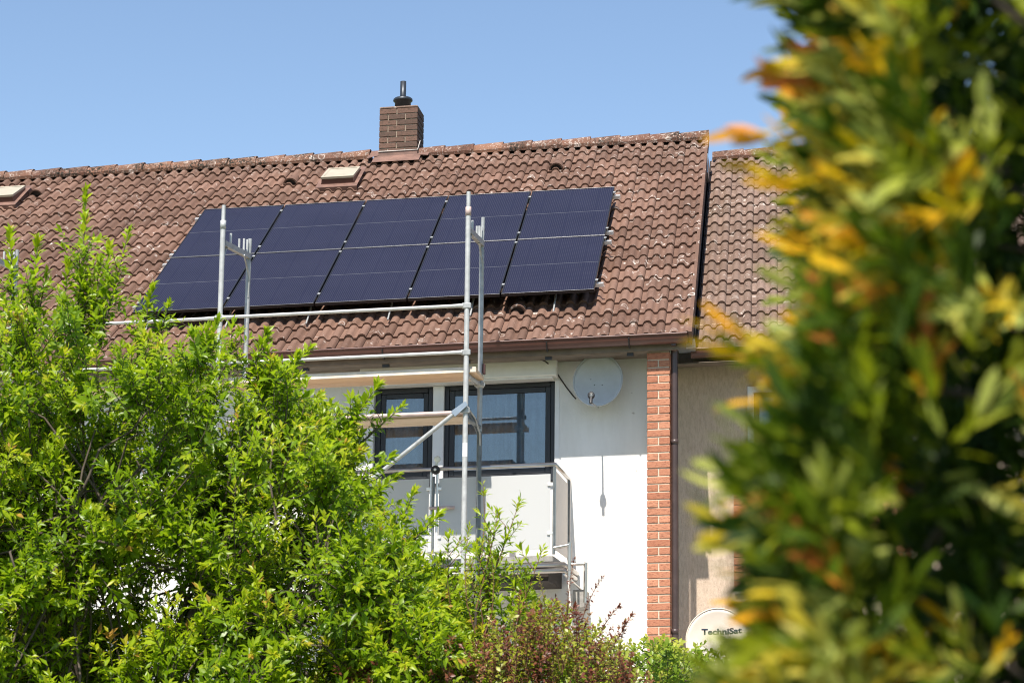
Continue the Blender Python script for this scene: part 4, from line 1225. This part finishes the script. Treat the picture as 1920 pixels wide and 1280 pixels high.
while len(clusters) < 420 and tries < 40000:
    tries += 1
    x = RNG.uniform(-4.4, -0.35); zt = top_at(x)
    z = RNG.uniform(max(-4.75, zt - 2.6), zt - 0.12)
    depth = 0.35 + 0.62 * math.sqrt(max(0, min(1, (zt - z) / 1.4)))
    y = TY + RNG.uniform(-1, 0.9) * depth
    p = np.array((x, y, z))
    if all(np.linalg.norm((p - q_) * (1, 0.7, 1)) > 0.122 for q_ in clusters): clusters.append(p)
n_front = len(clusters)
while len(clusters) < n_front + 230:
    x = RNG.uniform(-4.4, -0.6); zt = top_at(x)
    clusters.append(np.array((x, TY + RNG.uniform(0.35, 1.2), RNG.uniform(max(-4.7, zt - 2.4), zt - 0.32))))
for c in clusters:
    f = min(forks, key=lambda q_: np.linalg.norm((q_ - c) * (1, 1, 0.6)))
    limb(wood, tuple(f + RNG.normal(0, 0.05, 3)), tuple(c - np.array((0, 0, 0.1))), 0.008, 0.004, RNG.normal(0, 0.12, 3) + np.array((0, 0, 0.05)), 5)
    zt = top_at(c[0])
    ns = RNG.integers(11, 17)
    young = 0.38 + 0.40 * RNG.random()
    out = norm(np.array([(c[0] + 2.4) * 0.22, (c[1] - TY) * 0.8, 0.75]))
    for _ in range(ns):
        dv = norm(out + RNG.normal(0, 0.52, 3))
        ln = RNG.uniform(0.18, 0.40)
        b = c + dv * ln
        lim = top_at(b[0]) + 0.06
        if b[2] > lim: b[2] = lim - RNG.uniform(0, 0.08)
        pl.shoot(c + RNG.normal(0, 0.03, 3), b, int(RNG.integers(22, 32)), 0.057, 0.35, young + RNG.normal(0, 0.08), 0.0035)
# tall free shoots: (base, tip)
tall = [((-2.673, -2.30), (-2.735, -1.321), 120), ((-2.66, -2.25), (-2.60, -1.72), 60), ((-2.70, -2.2), (-2.69, -1.50), 60), ((-2.62, -2.2), (-2.53, -1.85), 40), ((-2.976, -2.35), (-3.083, -1.578), 80), ((-2.93, -2.40), (-2.91, -1.64), 80), ((-2.95, -2.3), (-2.88, -1.80), 50),
        ((-2.55, -2.20), (-2.407, -1.604), 60), ((-2.574, -2.20), (-2.555, -1.659), 60), ((-2.80, -2.3), (-2.76, -1.75), 60), ((-2.36, -2.3), (-2.279, -1.894), 55), ((-2.30, -2.3), (-2.20, -1.98), 40), ((-3.2, -2.3), (-3.17, -1.9), 50), ((-3.3, -2.3), (-3.35, -1.62), 60),
        ((-2.02, -2.4), (-1.93, -2.08), 45), ((-1.9, -2.4), (-1.796, -2.142), 40), ((-1.75, -2.4), (-1.66, -2.15), 40), ((-1.70, -2.50), (-1.439, -2.215), 60), ((-1.60, -2.55), (-1.50, -2.26), 40), ((-1.35, -2.85), (-1.069, -2.43), 65), ((-1.30, -2.72), (-1.15, -2.50), 45), ((-1.2, -2.75), (-0.97, -2.515), 45),
        ((-1.25, -3.0), (-0.99, -2.80), 50), ((-1.2, -3.1), (-0.97, -2.90), 50), ((-1.0, -3.3), (-0.86, -2.98), 50), ((-0.95, -3.3), (-0.74, -3.10), 45)]
for (x0, z0), (x1, z1), n in tall:
    y = TY + RNG.uniform(-0.10, 0.08)
    pl.shoot((x0, y, z0), (x1, y + RNG.normal(0, 0.05), z1), int(n * 1.5), 0.060, 0.36, 0.62, 0.007, start=0.02, bend=0.012, splay=(68, 22))
    ln = z1 - z0
    for s in np.linspace(0.02, 0.62, max(4, int(ln * 24))):       # side spurs
        b = np.array((x0 + (x1 - x0) * s, y, z0 + ln * s))
        e = b + np.array((RNG.normal(0, 0.06), RNG.normal(0, 0.06), 0.07 + RNG.uniform(0, 0.05)))
        pl.shoot(b, e, 12, 0.055, 0.36, 0.58, 0.003, bend=0.05)
npl = pl.finish(plum, MAT['plum_leaf'], MAT['bark'])
wood.build('trunk', MAT['bark'], plum, house=False)

# --- slender shrub right of it
sl = thing('slender_shrub', (-0.6, -11.6, GZ), 'slender green shrub with thin upright stems in front of the balcony', 'shrub')
p2 = Plant(); wood = MB()
stems = [((-0.60, -3.60), (-0.37, -2.984), 44), ((-0.62, -3.7), (-0.66, -3.10), 46), ((-0.55, -3.6), (-0.55, -3.12), 40), ((-0.58, -3.55), (-0.47, -3.05), 36), ((-0.40, -3.7), (-0.231, -3.25), 26), ((-0.75, -3.7), (-0.77, -3.30), 44), ((-0.45, -3.7), (-0.42, -3.32), 40), ((-0.30, -3.8), (-0.28, -3.50), 34), ((-0.65, -3.5), (-0.605, -2.87), 14), ((-0.9, -3.7), (-0.92, -3.4), 44), ((-0.70, -3.6), (-0.72, -3.18), 44), ((-0.50, -3.6), (-0.60, -3.22), 40), ((-0.85, -3.65), (-0.84, -3.27), 40), ((-0.38, -3.7), (-0.36, -3.36), 40), ((-0.35, -3.75), (-0.10, -3.55), 34), ((-0.2, -3.9), (0.0, -3.68), 34)]
for (x0, z0), (x1, z1), n in stems:
    y = -11.6 + RNG.uniform(-0.3, 0.3)
    limb(wood, (-0.6 + RNG.normal(0, 0.1), -11.6, GZ - 0.05), (x0, y, z0), 0.016, 0.007, RNG.normal(0, 0.08, 3), 6)
    p2.shoot((x0, y, z0), (x1, y, z1), int(n * 1.4), 0.052, 0.27, 0.62, 0.006, start=0.12 if n > 20 else 0.88, bend=0.05, splay=(60, 30))
    if n > 20:
        for s_ in np.linspace(0.1, 0.75, 6):
            b_ = np.array((x0 + (x1 - x0) * s_, y, z0 + (z1 - z0) * s_))
            p2.shoot(b_, b_ + np.array((RNG.normal(0, 0.07), RNG.normal(0, 0.06), 0.11)), 15, 0.052, 0.30, 0.66, 0.003)
for _ in range(480):
    x = RNG.uniform(-1.25, 0.0); z = RNG.uniform(-4.5, -3.60 - 0.55 * max(0, x + 0.55))
    a = np.array((x, -11.6 + RNG.uniform(-0.55, 0.4), z))
    p2.shoot(a, a + np.array((RNG.normal(0.03, 0.07), RNG.normal(-0.04, 0.08), RNG.uniform(0.12, 0.26))), 20, 0.054, 0.32, RNG.uniform(0.45, 0.85), 0.004)
p2.finish(sl, MAT['plum_leaf'], MAT['twig_red'])
wood.build('stems', MAT['bark'], sl, house=False)

# --- dark red barberry at the foot of the picture
BBY = -12.35
bb = thing('barberry_bush', (-0.5, BBY, GZ), 'dark red barberry bush with small leaves below the balcony', 'bush')
p3 = Plant(); wood = MB()
bprof = [(-1.55, -4.25), (-1.461, -4.12), (-1.358, -4.02), (-1.255, -3.93), (-0.994, -3.80), (-0.837, -3.74), (-0.601, -3.70), (-0.47, -3.73), (-0.315, -3.62), (-0.185, -3.53), (-0.055, -3.52), (0.049, -3.60), (0.178, -3.70), (0.255, -3.77), (0.332, -3.86), (0.46, -4.04)]
bX, bZ = zip(*bprof); bZ = tuple(z - 0.10 for z in bZ)
for _ in range(700):
    x = RNG.uniform(-1.5, 0.45); zt = np.interp(x, bX, bZ)
    z = zt - abs(RNG.normal(0, 0.26)) - 0.06
    a = np.array((x, BBY + RNG.uniform(-0.35, 0.45), max(z, -4.7)))
    b = a + np.array((RNG.normal(0, 0.06), RNG.normal(-0.03, 0.06), RNG.uniform(0.10, 0.26)))
    b[2] = min(b[2], zt + 0.07)
    if b[2] - a[2] < 0.05: continue
    p3.shoot(a, b, 24, 0.029, 0.5, RNG.choice([0.25, 0.42, 0.6, 0.95], p=[0.20, 0.27, 0.16, 0.37]), 0.003, bend=0.08, splay=(70, 40), flat=True)
for (x, z0, z1, x1) in ((-0.05, -3.62, -3.337, -0.017), (0.02, -3.64, -3.427, 0.121), (0.10, -3.72, -3.568, 0.204), (0.16, -3.78, -3.606, 0.268), (-0.458, -3.72, -3.247, -0.435), (-0.50, -3.7, -3.34, -0.526), (-0.30, -3.75, -3.50, -0.28), (0.2, -3.8, -3.64, 0.235), (-0.8, -3.85, -3.62, -0.84), (-0.15, -3.7, -3.42, -0.19)):
    p3.shoot((x, BBY, z0), (x1, BBY, z1), 40, 0.024, 0.45, RNG.choice([0.25, 0.45, 0.85]), 0.004, start=0.2, bend=0.08, splay=(60, 40), flat=True)
for k in range(9):
    limb(wood, (-0.5 + RNG.normal(0, 0.12), BBY, GZ - 0.05), (RNG.uniform(-1.2, 0.2), BBY + RNG.normal(0, 0.2), RNG.uniform(-4.1, -3.9)), 0.016, 0.005, RNG.normal(0, 0.12, 3), 6)
p3.finish(bb, MAT['red_leaf'], MAT['twig_red'])
wood.build('stems', MAT['bark'], bb, house=False)

# --- lime green shrub at the pier
lm = thing('lime_shrub', (0.1, -5.0, GZ), 'low yellow green shrub at the foot of the brick pier', 'shrub')
p4 = Plant(); wood = MB()
lprof = [(-1.3, -4.2), (-0.9, -3.75), (-0.6, -3.62), (-0.35, -3.50), (-0.14, -3.47), (0.05, -3.50), (0.2, -3.57), (0.4, -3.60), (0.62, -3.58), (0.9, -3.5), (1.5, -3.6), (2.2, -4.2)]
lX, lZ = zip(*lprof)
for _ in range(800):
    x = RNG.uniform(-1.2, 2.1); zt = np.interp(x, lX, lZ)
    z = zt - abs(RNG.normal(0, 0.40)) - 0.10
    a = np.array((x, -5.0 + RNG.uniform(-0.6, 0.5), max(z, -5.1)))
    b = a + np.array((RNG.normal(0, 0.11), RNG.normal(-0.06, 0.10), RNG.uniform(0.10, 0.26)))
    b[2] = min(b[2], zt + 0.03)
    if b[2] - a[2] < 0.04: continue
    p4.shoot(a, b, 18, 0.062, 0.55, RNG.uniform(0.35, 0.95), 0.004, bend=0.08, splay=(80, 45))
for k in range(9):
    limb(wood, (0.2 + RNG.normal(0, 0.2), -5.0, GZ - 0.05), (RNG.uniform(-0.9, 1.8), -5.0 + RNG.normal(0, 0.3), RNG.uniform(-4.4, -3.9)), 0.02, 0.006, RNG.normal(0, 0.15, 3), 6)
p4.finish(lm, MAT['lime_leaf'], MAT['bark'])
wood.build('stems', MAT['bark'], lm, house=False)

# --- the hedge close to the camera
hg = thing('hedge', (1.45, -21.2, GZ), 'tall clipped hedge with yellow and orange young tips, blurred close by', 'hedge')
HZ0, HZ1 = GZ, -3.05
ST = ((0.22, 0.7), (0.55, 1.0), (0.82, 0.7))
def sprig_mesh(tone, n, seed):
    rg = np.random.default_rng(seed)
    ln = 0.055
    s = np.linspace(0.1, 1.0, n)
    pos = np.stack([rg.normal(0, 0.002, n), rg.normal(0, 0.002, n), s * ln], 1)
    phi = np.arange(n) * 2.4 + rg.uniform(0, 6)
    ang = np.radians(44 - 32 * s + rg.normal(0, 9, n))
    d = np.stack([np.sin(ang) * np.cos(phi), np.sin(ang) * np.sin(phi), np.cos(ang)], 1)
    up_ = np.tile(np.array([0, 0, 1.0]), (n, 1)) + rg.normal(0, 0.2, (n, 3))
    L = rg.uniform(0.026, 0.042, n); W = L * rg.uniform(0.19, 0.28, n)
    V, F, nv = leaf_arrays(pos, d, up_, L, W, rg.normal(0.12, 0.08, n), np.abs(rg.normal(0.12, 0.05, n)), ST)
    t = np.clip(tone + (s - 0.6) * 0.16 * (tone > 0.5) + rg.normal(0, 0.03, n), 0, 1)
    return V, F, np.repeat(t, nv)
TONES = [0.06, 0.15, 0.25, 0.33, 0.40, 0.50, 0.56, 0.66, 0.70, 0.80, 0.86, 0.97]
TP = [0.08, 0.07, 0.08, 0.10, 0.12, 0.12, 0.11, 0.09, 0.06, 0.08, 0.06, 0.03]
SPR = [sprig_mesh(t, 8, 100 + 3 * i + k) for i, t in enumerate(TONES) for k in range(3)]
SPM = [np_mesh('leaf_sprig', V, F, MAT['yew_leaf'], t) for V, F, t in SPR]
def hedge_left(z):          # uneven clipped left face
    return 1.066 + 0.012 * math.sin(z * 23) + 0.008 * math.sin(z * 51 + 1) - 0.055 * max(0, min(1, (-3.87 - z) / 0.10))
def rot_to(d, roll):
    z = Vector(d).normalized()
    return (z.to_track_quat('Z', 'Y').to_matrix() @ Matrix.Rotation(roll, 3, 'Z'))
sprigs = []
# dense shell on the left and camera faces, thinner inside
for _ in range(12000):
    z = RNG.uniform(-4.35, HZ1) if RNG.random() < 0.85 else RNG.uniform(GZ + 0.2, -4.3)
    xl = hedge_left(z)
    y = RNG.uniform(-21.55, -20.45) if RNG.random() < 0.6 else RNG.uniform(-21.55, -21.25)
    if RNG.random() < 0.45: x = xl + abs(RNG.normal(0, 0.05))
    else: x = RNG.uniform(xl + 0.03, xl + 0.50)
    front = max(0, 1 - (y + 21.55) / 0.25)
    dx_ = -1.0 * math.exp(-(x - xl) / 0.06)
    d = np.array([dx_ + RNG.normal(0, 0.45), -0.55 * front + RNG.normal(0, 0.45), 0.45 + RNG.normal(0, 0.4)])
    # gaps: keep the foliage in uneven masses
    gap = math.sin(x * 47 + 2.0 * math.sin(z * 19)) * math.sin(z * 39 + 1.7 * math.sin(x * 23)) + 0.25 * math.sin(y * 9)
    if gap > -0.02 and x > xl + 0.03 and y < -20.85: continue
    tone_i = RNG.choice(len(TONES), p=TP)
    fresh = math.sin(z * 19 + 3 * y) + math.sin(x * 24 - 2 * z * 7) + 0.8 * math.sin(y * 17 + z * 11)
    if fresh > 0.7 and tone_i < 6 and RNG.random() < 0.75: tone_i += 5
    if fresh < -0.7 and tone_i > 4 and RNG.random() < 0.6: tone_i -= 4
    if (y > -21.33 and x > xl + 0.06): tone_i = min(tone_i, int(RNG.integers(0, 2)))  # deeper sprigs get dark tones: inner shadow put into leaf colour
    sprigs.append((x, y, z, d, tone_i * 3 + int(RNG.integers(0, 3)), RNG.uniform(0, 6.28), RNG.uniform(0.62, 1.05)))
for _ in range(2200):                  # old inner growth, tones darkened to stand in for the hedge's inner shade
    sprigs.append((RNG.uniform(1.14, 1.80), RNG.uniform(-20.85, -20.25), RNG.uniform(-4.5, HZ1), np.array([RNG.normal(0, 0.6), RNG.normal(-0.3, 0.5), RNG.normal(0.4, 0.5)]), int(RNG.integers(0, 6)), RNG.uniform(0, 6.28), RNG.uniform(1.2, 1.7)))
# protruding young tips along the left edge
for (x, z, y, dxx, dz, ti) in ((1.035, -3.712, -21.42, -1.0, 0.10, 10), (1.045, -3.735, -21.40, -1.0, 0.12, 9), (1.060, -3.672, -21.40, -1.0, 0.15, 11), (1.062, -3.745, -21.41, -1.0, 0.1, 9), (1.065, -3.70, -21.40, -0.9, 0.5, 10),
        (1.012, -3.868, -21.42, -1.0, 0.42, 9), (1.030, -3.892, -21.42, -1.0, 0.62, 10), (1.055, -3.918, -21.41, -1.0, 0.75, 10), (1.018, -3.875, -21.43, -1.0, 0.25, 9), (1.045, -3.90, -21.43, -1.0, 0.5, 9), (1.02, -3.965, -21.42, -1.0, 0.2, 6), (1.015, -4.0, -21.42, -1.0, 0.4, 8)):
    sprigs.append((x, y, z, np.array((dxx, 0.0, dz)), ti * 3, RNG.uniform(0, 6.28), 1.0))
cam_np = np.array(CAM)
vis = sorted(range(len(sprigs)), key=lambda i: np.linalg.norm(np.array(sprigs[i][:3]) - cam_np) + (0 if -4.1 < sprigs[i][2] < -3.58 and sprigs[i][0] < 1.2 else 5) + 1.2 * max(0, sprigs[i][0] - 1.18))
single = set(vis[:290])
Vs, Fs, Ts, base = [], [], [], 0
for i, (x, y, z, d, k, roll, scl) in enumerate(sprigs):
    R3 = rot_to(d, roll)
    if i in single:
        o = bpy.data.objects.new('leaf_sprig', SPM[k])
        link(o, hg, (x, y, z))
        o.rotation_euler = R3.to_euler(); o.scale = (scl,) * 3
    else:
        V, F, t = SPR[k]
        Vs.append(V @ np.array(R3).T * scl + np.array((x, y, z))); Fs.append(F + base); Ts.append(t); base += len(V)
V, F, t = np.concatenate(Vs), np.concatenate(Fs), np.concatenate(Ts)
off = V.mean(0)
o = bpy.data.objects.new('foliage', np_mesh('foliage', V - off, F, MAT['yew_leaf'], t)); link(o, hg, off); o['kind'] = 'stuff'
wood = MB()
for k in range(34):
    x = RNG.uniform(1.26, 1.6); y = RNG.uniform(-21.1, -20.6)
    limb(wood, (x, y, GZ - 0.05), (x + abs(RNG.normal(0, 0.06)), y + RNG.normal(0, 0.1), RNG.uniform(-3.6, -3.1)), 0.009, 0.003, RNG.normal(0, 0.05, 3), 6)
for k in range(160):
    x = RNG.uniform(1.1, 1.45); y = RNG.uniform(-21.5, -20.7); z = RNG.uniform(-4.4, -3.2)
    limb(wood, (x, y, z), (x + RNG.uniform(-0.13, 0.05), y + RNG.uniform(-0.13, 0.05), z + RNG.uniform(0.03, 0.12)), 0.004, 0.0015, RNG.normal(0, 0.01, 3), 4)
wood.build('branches', MAT['bark'], hg, house=False)
print('plum leaves', npl, 'sprigs', len(sprigs))
